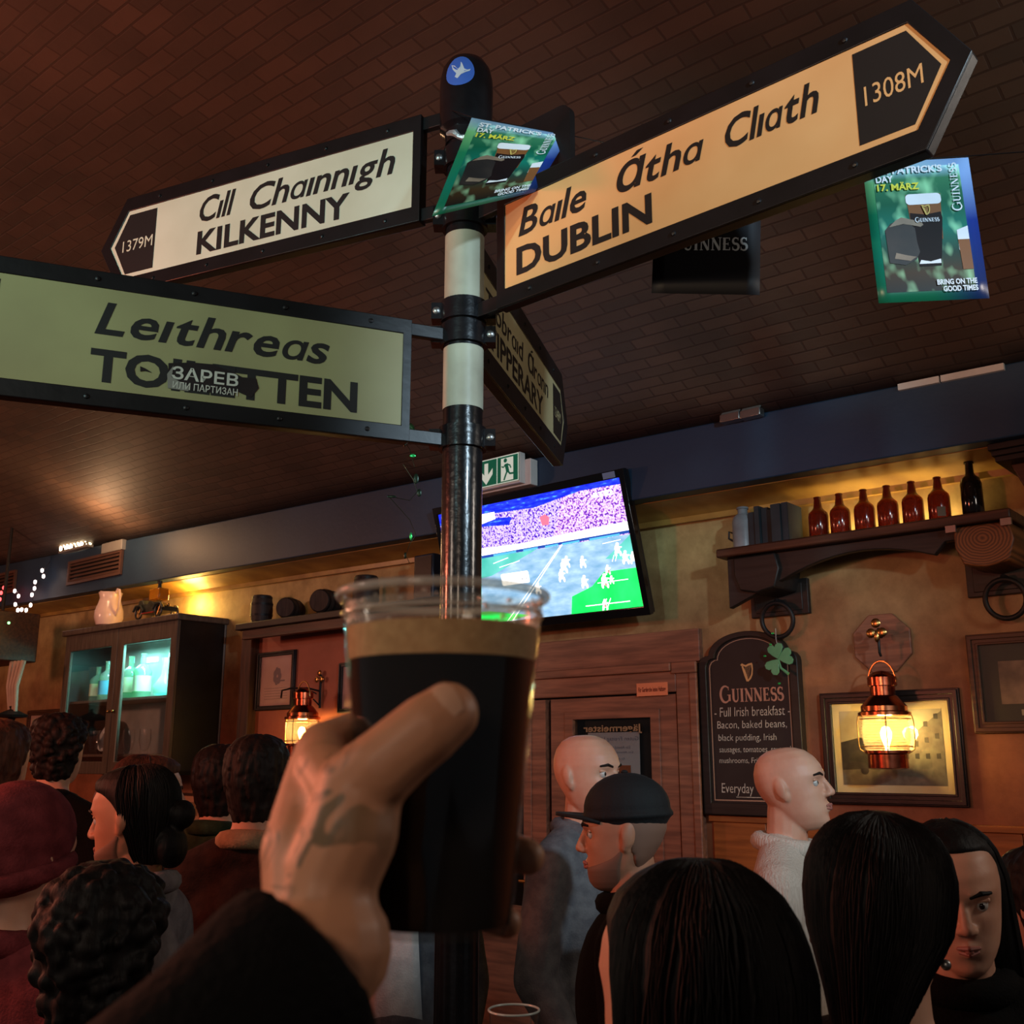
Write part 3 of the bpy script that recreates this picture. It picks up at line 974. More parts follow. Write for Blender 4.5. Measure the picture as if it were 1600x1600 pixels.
M_pdark = mat('poster_dark_print', lin(26, 24, 26), .4)
M_pgold = mat('poster_gold_print', lin(200, 176, 96), .4)

def uvmap(o, pts, x0, x1, z0, z1):
    me = o.data
    ul = me.uv_layers.new(name='UVMap')
    for lp in me.loops:
        x, z = pts[lp.vertex_index]
        ul.data[lp.index].uv = ((x - x0) / (x1 - x0), (z - z0) / (z1 - z0))

def gridpart(fn, x0, x1, z0, z1, e, name, m, parent, n=8):
    pts = [(x0 + (x1 - x0) * i / n, z0 + (z1 - z0) * j / n) for j in range(n + 1) for i in range(n + 1)]
    o = MB().add([fn(x, z, e) for x, z in pts], [(j * (n + 1) + i, j * (n + 1) + i + 1, (j + 1) * (n + 1) + i + 1, (j + 1) * (n + 1) + i) for j in range(n) for i in range(n)]).build(name, m, parent, recalc=False)
    uvmap(o, pts, x0, x1, z0, z1)
    return o

def fan(fn, poly, e, name, m, parent):
    cx = sum(p[0] for p in poly) / len(poly); cz = sum(p[1] for p in poly) / len(poly)
    n = len(poly)
    return MB().add([fn(cx, cz, e)] + [fn(x, z, e) for x, z in poly], [(0, 1 + i, 1 + (i + 1) % n) for i in range(n)]).build(name, m, parent, recalc=False)

def patrick_poster(label, tl, tr, br, bl, curl=0.0):
    base = (tl + tr) / 2
    t = thing('hanging_poster', label, 'poster', base, 0, 'beer posters on the bunting cord')
    f0 = poster_fn(tl - base, tr - base, br - base, bl - base, curl=curl)
    w, h = .21, .297
    o = gridpart(f0, 0, w, 0, h, 0, 'sheet', M_poster, t)
    q = o.modifiers.new('t', 'SOLIDIFY'); q.thickness = .0005; q.offset = 0
    E = .0009
    gridpart(f0, .018, w - .022, .02, h - .014, E, 'photo_print', M_pic, t)
    f1 = lambda x, z: f0(x, z, E * 5)
    # pint glass, held by a hand, and a second glass at the edge
    fan(f0, [(.082, .125), (.138, .125), (.142, .19), (.144, .222), (.076, .222), (.078, .19)], E * 1.6, 'amber_print', M_pamber, t)
    fan(f0, [(.086, .07), (.128, .07), (.134, .11), (.142, .17), (.14, .183), (.11, .178), (.08, .183), (.08, .17), (.084, .11)], E * 1.8, 'beer_print', M_pbeer, t)
    fan(f0, rrect(.075, .144, .2, .223, .008), E * 2.2, 'head_print', M_pw, t)
    fan(f0, [(.03, .08), (.028, .148), (.04, .162), (.055, .168), (.075, .162), (.086, .15), (.087, .12), (.09, .1), (.082, .085), (.06, .074)], E * 2.4, 'hand_print', M_pskin, t)
    fan(f0, [(.036, .154), (.05, .168), (.062, .174), (.082, .168), (.1, .162), (.103, .156), (.097, .152), (.078, .157), (.062, .16), (.048, .157)], E * 3, 'thumb_print', M_pthumb, t)
    fan(f0, [(.04, .088), (.07, .082), (.082, .09), (.064, .094), (.044, .1)], E * 3, 'cuff_print', M_pthumb, t)
    fan(f0, [(.086, .075), (.128, .075), (.128, .084), (.108, .079), (.09, .083)], E * 2.5, 'glass_base_print', M_pw, t)
    fan(f0, [(.166, .1), (.188, .1), (.188, .15), (.166, .142)], E * 2, 'second_head_print', M_pw, t)
    fan(f0, [(.168, .06), (.188, .06), (.188, .122), (.166, .122)], E * 2.3, 'second_beer_print', M_pamber, t)
    letter(t, "ST. PATRICK'S", .021, .153, .268, .283, M_pw, fn=f1, bold=.03)
    letter(t, 'DAY', .021, .055, .250, .265, M_pw, fn=f1, bold=.03)
    letter(t, '17. MÄRZ', .022, .104, .232, .247, M_py, fn=f1, bold=.03)
    letter(t, 'BRING ON THE', .114, .19, .03, .041, M_pw, fn=f1, bold=.03)
    letter(t, 'GOOD TIMES', .124, .19, .016, .027, M_pw, fn=f1, bold=.03)
    serif_word(t, .088, .134, .161, .171, M_pw, fn=f1)
    harp(t, .111, .175, .196, M_pgold, fn=f1)
    serif_word(t, .163, .181, .182, .284, M_pw, fn=f1, rot=True)
    return t
patrick_poster("curled Patrick's Day poster hanging in front of the signpost", at(737, 184, 2.12), at(889, 212, 2.2), at(836, 300, 2.12), at(675, 338, 2.0), curl=.004)
patrick_poster("flat Patrick's Day poster hanging beyond the tip of the Dublin sign", at(1347, 256, 1.9), at(1513, 246, 1.9), at(1546, 466, 1.87), at(1373, 474, 1.87))
bf = thing('hanging_poster', 'black beer flag with white lettering hanging behind the Dublin sign', 'poster', at(1105, 250, 2.1), 0, 'beer posters on the bunting cord')
_b = bf.location.copy()
ff = poster_fn(at(1026, 246, 2.12) - _b, at(1190, 240, 2.1) - _b, at(1187, 461, 2.06) - _b, at(1018, 458, 2.08) - _b)
o = gridpart(ff, 0, .21, 0, .297, 0, 'sheet', mat('black_flag_cloth', lin(14, 16, 24), .55), bf)
q = o.modifiers.new('t', 'SOLIDIFY'); q.thickness = .0005; q.offset = 0
M_flagw = mat('flag_white_print', lin(240, 248, 248), .5)
serif_word(bf, .03, .184, .09, .123, M_flagw, fn=lambda x, z: ff(x, z, .0015))
harp(bf, .106, .14, .21, M_pgold, fn=lambda x, z: ff(x, z, .0015))
# cord
cord = MB()
P = [at(705, 172, 2.245), at(737, 183, 2.12), at(889, 211, 2.2), at(940, 222, 2.2), at(1026, 244, 2.12), at(1190, 238, 2.1), at(1347, 254, 1.9), at(1513, 244, 1.9), at(1760, 225, 1.7), at(2300, 60, 1.6)]
cord.tube(P, .0012, 6)
o = cord.build('bunting_cord', M_black)
tag(o, 'thin dark cord that carries the hanging posters from the signpost', 'cord')
# dark backing board behind the curled poster
bk_ = thing('speaker_board', 'black rounded board clamped on the signpost behind the curled poster', 'board', PO)
a = Sign(-1130, True)
pA, pB = a.pt(790, 195, .05), a.pt(888, 300, .05)
zA, zB = a.pt(840, 182, .05)[1], a.pt(860, 262, .05)[1]
bk_.rotation_euler = (0, 0, a.rot)
MB().prism(rrect(.03, a.pt(890, 215, .05)[0], zB - .06, zA, .03), .052, .07).build('board', M_black, bk_)
MB().box(.0, .06, .04, .056, zB - .03, zB + .02).build('bracket', M_iron, bk_)

# ---------------------------------------------------------------- green tinsel dangling from the toilets sign
gp = at(636, 672, 2.27)
tn = thing('tinsel_garland', 'green glitter ball and wisps dangling from the toilets sign corner', 'garland', gp)
M_glit = mat('green_glitter', lin(40, 90, 50), .3, .6, lin(16, 40, 22), 60, bump=.5, bscale=120)
MB().ell((0, 0, 0), (.018, .018, .018), n=16).build('glitter_ball', M_glit, tn)
M_foil = mat('green_foil', lin(60, 230, 120), .2, .5)
M_foild = mat('dark_green_foil', lin(30, 52, 36), .3, .4)
pts = [gp * 0] + [at(x, y, 2.27 + .01 * math.sin(i)) - gp for i, (x, y) in enumerate(((632, 690), (640, 702), (648, 730), (630, 726), (646, 750), (652, 768), (640, 782), (620, 778), (606, 774), (640, 812), (650, 836), (640, 850), (634, 868), (640, 880)))]
MB().tube(pts, .0007, 5).build('wire', M_foild, tn)
for (x, y, w, h, m_) in ((632, 693, 3, 12, M_foild), (645, 712, 9, 5, M_foil), (650, 748, 8, 16, M_foild), (642, 838, 4, 12, M_foil), (633, 868, 4, 10, M_foild), (612, 776, 14, 4, M_foild), (655, 770, 7, 12, M_foild)):
    c = at(x, y, 2.27) - gp
    k = 2.5 / F / 2
    MB().ell(c, (w * k, .0012, h * k), n=8).build('foil_leaf', m_, tn)
# ================================================================ television
TT = math.radians(16.5)
tvS, tvZ = wl(987, 846, .36)
tvP = W(tvS, .36, tvZ)
TX = R.copy()
TZv = (Vector((0, 0, 1)) * math.cos(TT) - N * math.sin(TT))
TYv = TZv.cross(TX)
def tvp(x, y):
    q = ray(x, y)
    w = Vector((0, 0, HC)) + q * (TYv.dot(tvP - Vector((0, 0, HC))) / TYv.dot(q)) - tvP
    return TX.dot(w), TZv.dot(w)
c0, c1 = tvp(968, 746), tvp(1006, 947)
c2 = tvp(683, 797)
xr, xl = (c0[0] + c1[0]) / 2, c2[0]
zt_, zb_ = c0[1], c1[1]
tv = thing('television', 'black flat television showing a match on a green pitch behind the signpost', 'television', tvP)
tv.rotation_mode = 'QUATERNION'
tv.rotation_quaternion = Matrix((TX, TYv, TZv)).transposed().to_quaternion()
M_tvblack = mat('gloss_black_plastic', lin(14, 14, 16), .12, spec=.6)
BZ = .035
MB().ring([(xl - BZ, zb_ - .05), (xr + BZ, zb_ - .05), (xr + BZ, zt_ + .045), (xl - BZ, zt_ + .045)], [(xl, zb_), (xr, zb_), (xr, zt_), (xl, zt_)], -.008, .03).build('bezel', M_tvblack, tv, bevel=.004)
MB().box(xl - BZ + .004, xr + BZ - .004, .012, .06, zb_ - .046, zt_ + .041).build('housing', M_black, tv, bevel=.01)
mw = MB().box((xl + xr) / 2 - .15, (xl + xr) / 2 + .15, .06, .085, -.1, .1)
mw.tube([((xl + xr) / 2, .08, .0), ((xl + xr) / 2, .26, .06)], .025)
mw.build('wall_mount', M_iron, tv)
scn = MB().box(xl, xr, .004, .012, zb_, zt_).build('screen', M_tvblack, tv)
SW, SH = xr - xl, zt_ - zb_
def sc(u, v):
    return xl + u * SW, zb_ + v * SH
def emit_noise(name, cols, scale, s, stretch=(1, 1, 1), kind='noise'):
    m = bpy.data.materials.new(name)
    m.use_nodes = True
    nt = m.node_tree
    nt.nodes.clear()
    out = nt.nodes.new('ShaderNodeOutputMaterial'); em = nt.nodes.new('ShaderNodeEmission')
    tc = nt.nodes.new('ShaderNodeTexCoord'); mp = nt.nodes.new('ShaderNodeMapping'); mp.inputs['Scale'].default_value = stretch
    nz = nt.nodes.new('ShaderNodeTexNoise'); nz.inputs['Scale'].default_value = scale; nz.inputs['Detail'].default_value = 3
    rp = nt.nodes.new('ShaderNodeValToRGB')
    rp.color_ramp.elements[0].position = cols[0][0]; rp.color_ramp.elements[0].color = cols[0][1]
    rp.color_ramp.elements[1].position = cols[-1][0]; rp.color_ramp.elements[1].color = cols[-1][1]
    for p, c in cols[1:-1]:
        k = rp.color_ramp.elements.new(p); k.color = c
    nt.links.new(tc.outputs['Object'], mp.inputs[0]); nt.links.new(mp.outputs[0], nz.inputs['Vector'])
    nt.links.new(nz.outputs[0], rp.inputs[0]); nt.links.new(rp.outputs[0], em.inputs[0]); em.inputs[1].default_value = s
    nt.links.new(em.outputs[0], out.inputs[0])
    return m
TS = 1.7
E_pitch = emit_noise('screen_pitch', [(.25, lin(104, 150, 185)), (.5, lin(140, 175, 205)), (.75, lin(175, 205, 228))], 9, TS, (1, 1, 2.5))
E_teal = emit_noise('screen_teal_turf', [(.3, lin(60, 165, 150)), (.7, lin(110, 200, 190))], 5, TS)
E_green = emit_noise('screen_green_turf', [(.3, lin(10, 205, 70)), (.7, lin(40, 235, 100))], 6, TS * 1.15)
E_crowd = emit_noise('screen_crowd', [(.34, lin(40, 20, 150)), (.45, lin(110, 60, 190)), (.52, lin(235, 215, 245)), (.58, lin(100, 60, 180)), (.7, lin(250, 245, 255))], 85, TS * 1.1)
E_crowd2 = emit_noise('screen_crowd_pink', [(.34, lin(60, 30, 150)), (.46, lin(150, 70, 180)), (.52, lin(245, 225, 250)), (.58, lin(130, 70, 180)), (.66, lin(255, 245, 255))], 85, TS * 1.1)
E_blue = emit_noise('screen_blue_stand', [(.35, lin(18, 30, 210)), (.6, lin(40, 60, 235)), (.75, lin(90, 190, 255))], 16, TS, (1, 1, 4))
E_white = glow('screen_white', (1, 1, 1, 1), 2.2)
E_cyan = glow('screen_cyan_board', lin(90, 200, 250), 1.2)
E_dblue = glow('screen_board_blue', lin(10, 80, 190), 1.0)
E_red = glow('screen_red', lin(250, 120, 150), 1.3)
E_skin = glow('screen_player_shade', lin(225, 180, 160), 1.1)
def spart(name, polys, m, y):
    mb = MB()
    for p in polys:
        mb.flat([sc(*q) for q in p], y)
    return mb.build(name, m, scn, recalc=False, flatn=True)
Yb = .0035
spart('turf_pattern', [[(0, 0), (1, 0), (1, .6), (0, .6)]], E_pitch, Yb)
spart('teal_turf_pattern', [[(0, .36), (.25, .4), (.52, .56), (0, .56)], [(.86, .4), (1, .36), (1, .56), (.95, .5)]], E_teal, Yb - .0003)
spart('green_turf_pattern', [[(.64, 0), (1, 0), (1, .3), (.84, .3), (.77, .2), (.66, .14)], [(0, 0), (.3, 0), (.42, .03), (.2, .1), (0, .12)]], E_green, Yb - .0003)
spart('crowd_pattern', [[(0, .56), (.74, .56), (.74, 1), (0, 1)]], E_crowd, Yb - .0004)
spart('pink_crowd_pattern', [[(.6, .56), (1, .56), (1, 1), (.72, 1)]], E_crowd2, Yb - .0006)
spart('stand_pattern', [[(0, .9), (.3, .92), (.55, .9), (.8, .96), (1, .95), (1, 1), (0, 1)], [(0, .8), (.15, .84), (.4, .8), (.42, .86), (.2, .9), (0, .88)]], E_blue, Yb - .0008)
spart('floodlit_pattern', [[(0, .57), (1, .575), (1, .66), (.7, .645), (.45, .63), (0, .655)], [(.22, .84), (.33, .87), (.33, .93), (.22, .93)]], E_white, Yb - .0009)
spart('board_pattern', [[(0, .555), (1, .57), (1, .592), (0, .578)]], E_dblue, Yb - .001)
spart('lit_board_pattern', [[(a, .56), (a + w, .562), (a + w, .578), (a, .576)] for a, w in ((.28, .13), (.45, .08), (.57, .07), (.66, .09), (.8, .15))], E_cyan, Yb - .0012)
spart('banner_pattern', [[(.575, .745), (.61, .74), (.62, .8), (.6, .83), (.57, .815)]], E_red, Yb - .0012)
ln = MB()
for p, w in (([(.66, .565), (.32, .0)], .006), ([(.655, .565), (.29, .0)], .004), ([(.27, .5), (.36, .53)], .004), ([(.3, .46), (.42, .49)], .004), ([(.72, .05), (.94, .05)], .005), ([(.8, .0), (.83, .09)], .005), ([(.82, .0), (.85, .09)], .005), ([(.8, .22), (.95, .22)], .004), ([(.89, .37), (.905, .42)], .004), ([(.905, .37), (.92, .42)], .004), ([(.86, .52), (.95, .53)], .004)):
    stroke(ln, [sc(*q) for q in p], w, 0, Yb - .0012)
ln.build('line_pattern', E_white, scn, recalc=False, flatn=True)
pl = MB()
for (u, v, k) in ((.645, .37, 1.2), (.665, .405, 1), (.625, .3, 1.1), (.745, .385, 1), (.735, .225, 1.1), (.835, .21, 1.2), (.86, .3, .8), (.925, .44, 1.1), (.955, .37, 1.1), (.99, .36, 1), (.49, .225, 1), (.815, .03, .9), (.87, .22, .7)):
    for a, b, c, d_ in ((0, .02, .012, .032), (.004, .055, .007, .012), (-.01, -.012, .005, .02), (.011, -.014, .005, .02), (.014, .03, .008, .006)):
        pl.flat([sc(*q) for q in circ(u + a * k, v + b * k, c * k, d_ * k, 10)], Yb - .0014)
pl.build('player_pattern', E_white, scn, recalc=False, flatn=True)
pl = MB()
for (u, v) in ((.865, .3), (.818, .035), (.84, .2)):
    pl.flat([sc(*q) for q in circ(u, v, .006, .014, 8)], Yb - .0016)
pl.build('player_shade_pattern', E_skin, scn, recalc=False, flatn=True)
pl = MB().flat(rrect(*(sc(.3, .3)[0], sc(.455, 0)[0], sc(0, .3)[1], sc(0, .4)[1]), .012), Yb - .0015)
pl.build('score_pattern', E_white, scn, recalc=False, flatn=True)
E_grey = glow('screen_grey', lin(120, 130, 150), .7)
for z in (.37, .33):
    letter(scn, '--- --', sc(.41, 0)[0], sc(.445, 0)[0], sc(0, z)[1], sc(0, z + .025)[1], E_grey, y=Yb - .002, bold=.03)
letter(scn, 'RTE2', sc(.86, 0)[0], sc(.955, 0)[0], sc(0, .885)[1], sc(0, .925)[1], E_white, y=Yb - .0015, bold=.04)
# small reflector sticker on the bezel
MB().box(xr - .1, xr - .02, -.0095, -.008, zt_ + .006, zt_ + .04).build('bezel_label', mat('pale_blue_label', lin(120, 150, 190), .3), tv)

# ================================================================ exit sign on the beam
es_r, ez_t = wl(811, 707, .52); es_l, ez_b = wl(752, 763, .52)
_, ezb2 = wl(813, 755, .52)
eh = .165
ex = thing('exit_sign', 'green and white emergency exit sign with running figure and arrow on the blue beam', 'sign', W(es_r - eh, .52, ez_t - eh / 2), ANG)
M_exitgreen = mat('exit_sign_green', lin(10, 110, 82), .35, emit=lin(10, 110, 82), es=.25)
M_exitwhite = mat('exit_sign_white', lin(215, 230, 215), .35, emit=lin(210, 230, 215), es=.45)
MB().box(-eh - .004, eh + .004, .002, .05, -eh / 2 - .012, eh / 2 + .006).build('housing', M_white, ex, bevel=.003)
MB().box(-eh, eh, -.004, .002, -eh / 2, eh / 2).build('face', M_exitgreen, ex)
MB().box(-eh - .01, eh + .045, .05, .115, -eh / 2 - .02, eh / 2 - .03).build('battery_box', M_white, ex, bevel=.004)
q = MB()
q.flat([(-.003, -eh / 2), (.003, -eh / 2), (.003, eh / 2), (-.003, eh / 2)], -.0048)
q.ring([(-eh, -eh / 2), (eh, -eh / 2), (eh, eh / 2), (-eh, eh / 2)], [(-eh + .005, -eh / 2 + .005), (eh - .005, -eh / 2 + .005), (eh - .005, eh / 2 - .005), (-eh + .005, eh / 2 - .005)], -.0052, -.004)
q.flat([(.03, -eh / 2 + .012), (.125, -eh / 2 + .012), (.125, eh / 2 - .015), (.03, eh / 2 - .015)], -.0048)
q.flat([(-.1, .06), (-.07, .06), (-.07, -.01), (-.035, .025), (-.035, -.012), (-.085, -.07), (-.135, -.012), (-.135, .025), (-.1, -.01)], -.0048)
q.build('white_symbols', M_exitwhite, ex, recalc=False, flatn=True)
g = MB()
g.flat(circ(.065, .052, .013, n=14), -.0056)
for p, w in (([(.07, .03), (.078, .005), (.084, -.018)], .024), ([(.068, .03), (.05, .012), (.036, .02)], .009), ([(.078, .028), (.1, .018), (.108, .0)], .009), ([(.08, -.014), (.068, -.035), (.055, -.066)], .012), ([(.084, -.014), (.1, -.032), (.13, -.034)], .012)):
    stroke(g, p, w, 0, -.0056 - .0001 * len(p))
g.build('running_figure', M_exitgreen, ex, recalc=False, flatn=True)

# ---- little twin spotlights on the beam
def twin(px, py, label, first=None):
    s, z = wl(px, py, .46)
    t = wthing('emergency_spotlight', label, 'spotlight', s, .4, btop(s) - .012, 'twin spotlights on the beam')
    return t
for (px, py, lb) in ((1139, 645, 'small silver box spotlight on the beam, further from the white trunking'), (1171, 641, 'small silver box spotlight on the beam, nearer the white trunking')):
    s, z = wl(px, py, .46)
    t = wthing('box_spotlight', lb, 'spotlight', s, .41, btop(s), 'box spotlights on the beam')
    MB().box(-.055, .055, -.05, .0, -.03, .012).build('body', M_steel, t, bevel=.004)
    MB().add([(-.045, -.05, .012), (.055, -.05, .012), (.055, .02, .075), (-.045, .02, .075), (-.045, -.045, .008), (.055, -.045, .008), (.055, .026, .07), (-.045, .026, .07)], [(0, 1, 2, 3), (4, 5, 6, 7), (0, 1, 5, 4), (2, 3, 7, 6), (0, 3, 7, 4), (1, 2, 6, 5)]).build('reflector', mat('grey_reflector', lin(110, 116, 112), .4), t)
M_greybox = mat('grey_box_paint', lin(150, 150, 145), .5)
s, z = wl(178, 846, .42)
t = wthing('spotlight_box', 'pale box with two curved black hoods above the brown vent', 'spotlight', s, .42, btop(s))
MB().box(-.17, .17, -.02, .14, -.09, .0).build('body', M_greybox, t, bevel=.006)
for xx in (-.1, .06):
    MB().prism([(xx + .075 + .09 * math.cos(a), .09 * math.sin(a)) for a in [PI - k * .12 for k in range(13)]] + [(xx + .075 + .075 * math.cos(a), .075 * math.sin(a)) for a in [PI - k * .12 for k in range(12, -1, -1)]], -.01, .12).build('hood', M_black, t)

# ================================================================ shelf with bottles
sL, zz1 = wl(1120, 868, .3); sR, zz2 = wl(1575, 808, .3)
sL, sR = -2.655, -1.235
SZ = 2.775                                   # shelf top
sh = wthing('wall_shelf', 'long dark wooden wall shelf with arched apron above the chalkboard', 'shelf', (sL + sR) / 2, 0, SZ)
hw = (sR - sL) / 2
MB().box(-hw, hw, -.3, 0, -.045, 0).build('board', M_wood, sh, bevel=.008)
MB().prism([(-hw + .03, -.045), (hw - .05, -.045), (hw - .05, -.1), (hw - .3, -.1)] + [(-hw + .4 + (hw * 2 - .75) * (1 - k / 10), -.22 + .13 * math.sin(PI * (.14 + .72 * k / 10)) ** .8) for k in range(11)] + [(-hw + .03, -.3)], -.24, -.2).build('apron', M_blackwood, sh, bevel=.004)
def bracket(xc, log):
    b = MB()
    b.box(xc - .16, xc + .16, -.03, 0, -.33, -.15)
    b.box(xc - .13, xc + .13, -.035, -.028, -.31, -.17)
    bo = b.build('bracket_plate', M_blackwood, sh, bevel=.006)
    M_end = M_log if log else M_blackwood
    MB().prism([(xc - .12, -.05), (xc + .11, -.05), (xc + .13, -.13), (xc + .1, -.22), (xc + .0, -.24), (xc - .09, -.22), (xc - .12, -.14)], -.27, -.03).build('bracket_beam', M_end, sh, bevel=.008)
    r_ = MB().tube([(xc + .02 + .085 * math.cos(2 * PI * k / 28), -.1 - .012 * math.sin(2 * PI * k / 28), -.36 + .085 * math.sin(2 * PI * k / 28)) for k in range(28)], .012, 10, closed=True)
    r_.tube([(xc + .02, -.03, -.265), (xc + .02, -.1, -.262), (xc + .02, -.105, -.285)], .014, 8)
    r_.build('iron_ring', M_iron, sh)
M_log = bpy.data.materials.new('log_end_rings')
M_log.use_nodes = True
nn, ll, bs = nodes_of(M_log)
tc = nn.new('ShaderNodeTexCoord'); mp = nn.new('ShaderNodeMapping'); mp.inputs['Location'].default_value = (-(hw - .13), 0, .14); mp.inputs['Scale'].default_value = (1, .05, 1.25)
wv = nn.new('ShaderNodeTexWave'); wv.wave_type = 'RINGS'; wv.rings_direction = 'SPHERICAL'; wv.inputs['Scale'].default_value = 22; wv.inputs['Distortion'].default_value = 2.5; wv.inputs['Detail'].default_value = 2
rp = nn.new('ShaderNodeValToRGB'); rp.color_ramp.elements[0].color = lin(74, 42, 22); rp.color_ramp.elements[1].color = lin(128, 76, 40)
ll.new(tc.outputs['Object'], mp.inputs[0]); ll.new(mp.outputs[0], wv.inputs[0]); ll.new(wv.outputs[0], rp.inputs[0]); ll.new(rp.outputs[0], bs.inputs['Base Color'])
bracket(-hw + .2, False)
bracket(hw - .13, True)
for xx in (hw - .25, hw - .02):
    MB().box(xx - .022, xx + .022, -.305, -.29, -.075, -.045).build('metal_tab', M_steel, sh)
# amber lamp strip lying on the shelf behind the bottles
al = wthing('shelf_light', 'amber light strip lying behind the brown bottles', 'lamp', -1.85, .03, SZ)
MB().box(-.36, .36, -.012, .012, .002, .016).build('strip', M_amber_strip, al)
l = light('AREA', 'amber_wash', W(-1.85, .06, SZ + .04), (1, .72, .32), 1.7, .7, W(-1.85, .045, SZ + 1), sy=.05)
l.parent = al; l.matrix_parent_inverse = (Matrix.Translation(al.location) @ Matrix.Rotation(ANG, 4, 'Z')).inverted()

M_bottle = mat('brown_bottle_glass', lin(120, 36, 16), .12, trans=.55, ior=1.45, col2=lin(96, 28, 14))
M_dbottle = mat('black_brown_bottle_glass', lin(26, 20, 18), .08)
def bottle_prof(h, r, kind):
    if kind == 0:
        return [(r * .9, 0), (r, .006), (r, h * .56), (r * .93, h * .63), (r * .66, h * .69), (r * .47, h * .74), (r * .42, h * .78), (r * .32, h * .95), (r * .37, h * .955), (r * .37, h * .99), (r * .3, h)]
    return [(r * .9, 0), (r, .006), (r, h * .57), (r * .85, h * .66), (r * .52, h * .71), (r * .4, h * .75), (r * .36, h * .9), (r * .46, h * .905), (r * .46, h * .96), (r * .4, h)]
first = None
where = ['next to the dark books', 'second from the dark books', 'third from the dark books', 'fourth from the dark books', 'second from the tall black bottle', 'with a torn label']
for i, (x0, y0) in enumerate(((1281, 843), (1315, 838), (1353, 831), (1390, 828), (1429, 822), (1470, 816))):
    s, z = wl(x0, y0, .14)
    lb = 'squat brown beer bottle on the wall shelf ' + where[i]
    if first is None:
        first = wthing('beer_bottle', lb, 'bottle', s, .14, SZ, 'brown bottles on the wall shelf')
        MB().lathe(bottle_prof(.226, .049, 0), 24).build('body', M_bottle, first)
    else:
        b = dup(first, W(s, .14, SZ), ANG, lb)
        if i == 5:
            MB().add([(.0495 * math.sin(a), -.0495 * math.cos(a), zz) for zz in (.03, .075) for a in (.1, .35, .6, .85)], [(k, k + 1, k + 5, k + 4) for k in range(3)]).build('torn_label', mat('old_paper_label', lin(110, 100, 84), .7), b)
s, _ = wl(1522, 808, .14)
b = wthing('beer_bottle', 'tall black brown bottle at the end of the wall shelf', 'bottle', s, .14, SZ)
MB().lathe(bottle_prof(.29, .047, 1), 24).build('body', M_dbottle, b)
MB().add([(.0475 * math.sin(a), -.0475 * math.cos(a), z_) for a, z_ in ((-.3, .11), (.2, .15), (.7, .11), (.2, .06))], [(0, 1, 2, 3)]).build('faded_label', mat('faded_label', lin(70, 58, 48), .6), b)
# stoneware jar and dark books
s, _ = wl(1163, 855, .16)
j = wthing('stoneware_jar', 'pale grey stoneware jar at the end of the wall shelf', 'jar', s, .16, SZ)
MB().lathe([(.05, 0), (.056, .005), (.057, .15), (.05, .18), (.03, .195), (.026, .2), (.026, .22), (.032, .222), (.03, .232), (.02, .235)], 28).build('body', mat('grey_stoneware', lin(140, 150, 155), .3, col2=lin(110, 118, 122), scale=6), j)
MB().tube([(-.054, -.01, .1), (-.075, -.015, .11), (-.078, -.015, .075), (-.056, -.01, .06)], .006).build('handle', M_iron, j)
M_book = mat('dark_book_cloth', lin(42, 52, 58), .7, col2=lin(30, 38, 44), scale=6)
M_page = mat('book_pages', lin(120, 108, 88), .8)
x = wl(1180, 855, .14)[0]
for i, (w, h, d_, desc) in enumerate(((.036, .19, .14, 'next to the grey jar'), (.028, .215, .15, 'tallest of the row'), (.038, .205, .13, 'just past the tallest'), (.03, .19, .14, 'with a sunken top'), (.052, .205, .17, 'thickest of the row'), (.034, .208, .16, 'next to the first brown bottle'))):
    bk = wthing('old_book', 'dark clothbound book on the wall shelf, ' + desc, 'book', x + w / 2, .06 + d_ / 2, SZ, 'old books on the wall shelf')
    MB().box(-w / 2 + .003, w / 2 - .003, -d_ / 2 + .008, d_ / 2 - .004, .003, h - .004).build('pages', M_page, bk)
    c = MB().box(-w / 2, -w / 2 + .003, -d_ / 2, d_ / 2, 0, h).box(w / 2 - .003, w / 2, -d_ / 2, d_ / 2, 0, h).box(-w / 2, w / 2, -d_ / 2, -d_ / 2 + .005, 0, h)
    c.build('cover', M_book, bk, bevel=.0015)
    x += w + .002

# carved bracket under the beam at the far end
s, z = wl(1590, 668, .36)
b = wthing('beam_corbel', 'carved dark wooden corbel under the blue beam', 'corbel', s + .03, 0, 3.02)
c = MB().box(-.16, .2, -.36, 0, .0, .03).box(-.15, .19, -.35, 0, -.025, .0).box(-.14, .18, -.34, 0, -.05, -.025)
c.build('moulded_top', M_blackwood, b, bevel=.004)
MB().prism([(-.1, -.05), (.16, -.05), (.14, -.2), (-.04, -.2)], -.26, 0).build('body', M_wood, b, bevel=.006)

# ================================================================ chalkboard
(a0, b0), (a1, b1) = wl(1096, 1030, .035), wl(1247, 1012, .035)
_, zb1 = wl(1110, 1275, .035); _, zap = wl(1165, 985, .035)
cs, cw = (-2.932 - 2.362) / 2, .283
cb = wthing('chalkboard', 'black arched chalkboard with breakfast menu beside the door', 'menu board', cs, .03, 1.455)
Hh, HA = .81, .925
def arch(w, h, ha, r_=.05):
    return [(-w, 0), (w, 0), (w, h - r_)] + [(w - r_ + r_ * math.cos(t), h - r_ + r_ * math.sin(t)) for t in (.4, .9, 1.4)] + [(w * .78 * math.cos(PI * k / 16), h + (ha - h) * math.sin(PI * k / 16)) for k in range(17)] + [(-w + r_ - r_ * math.cos(t), h - r_ + r_ * math.sin(t)) for t in (1.4, .9, .4)] + [(-w, h - r_)]
outer = arch(cw, Hh, HA)
inner = [(x * .84, .06 + (z - 0) * .905) for x, z in outer]
MB().ring(outer, inner, -.025, .03).build('frame', M_blackwood, cb, bevel=.004)
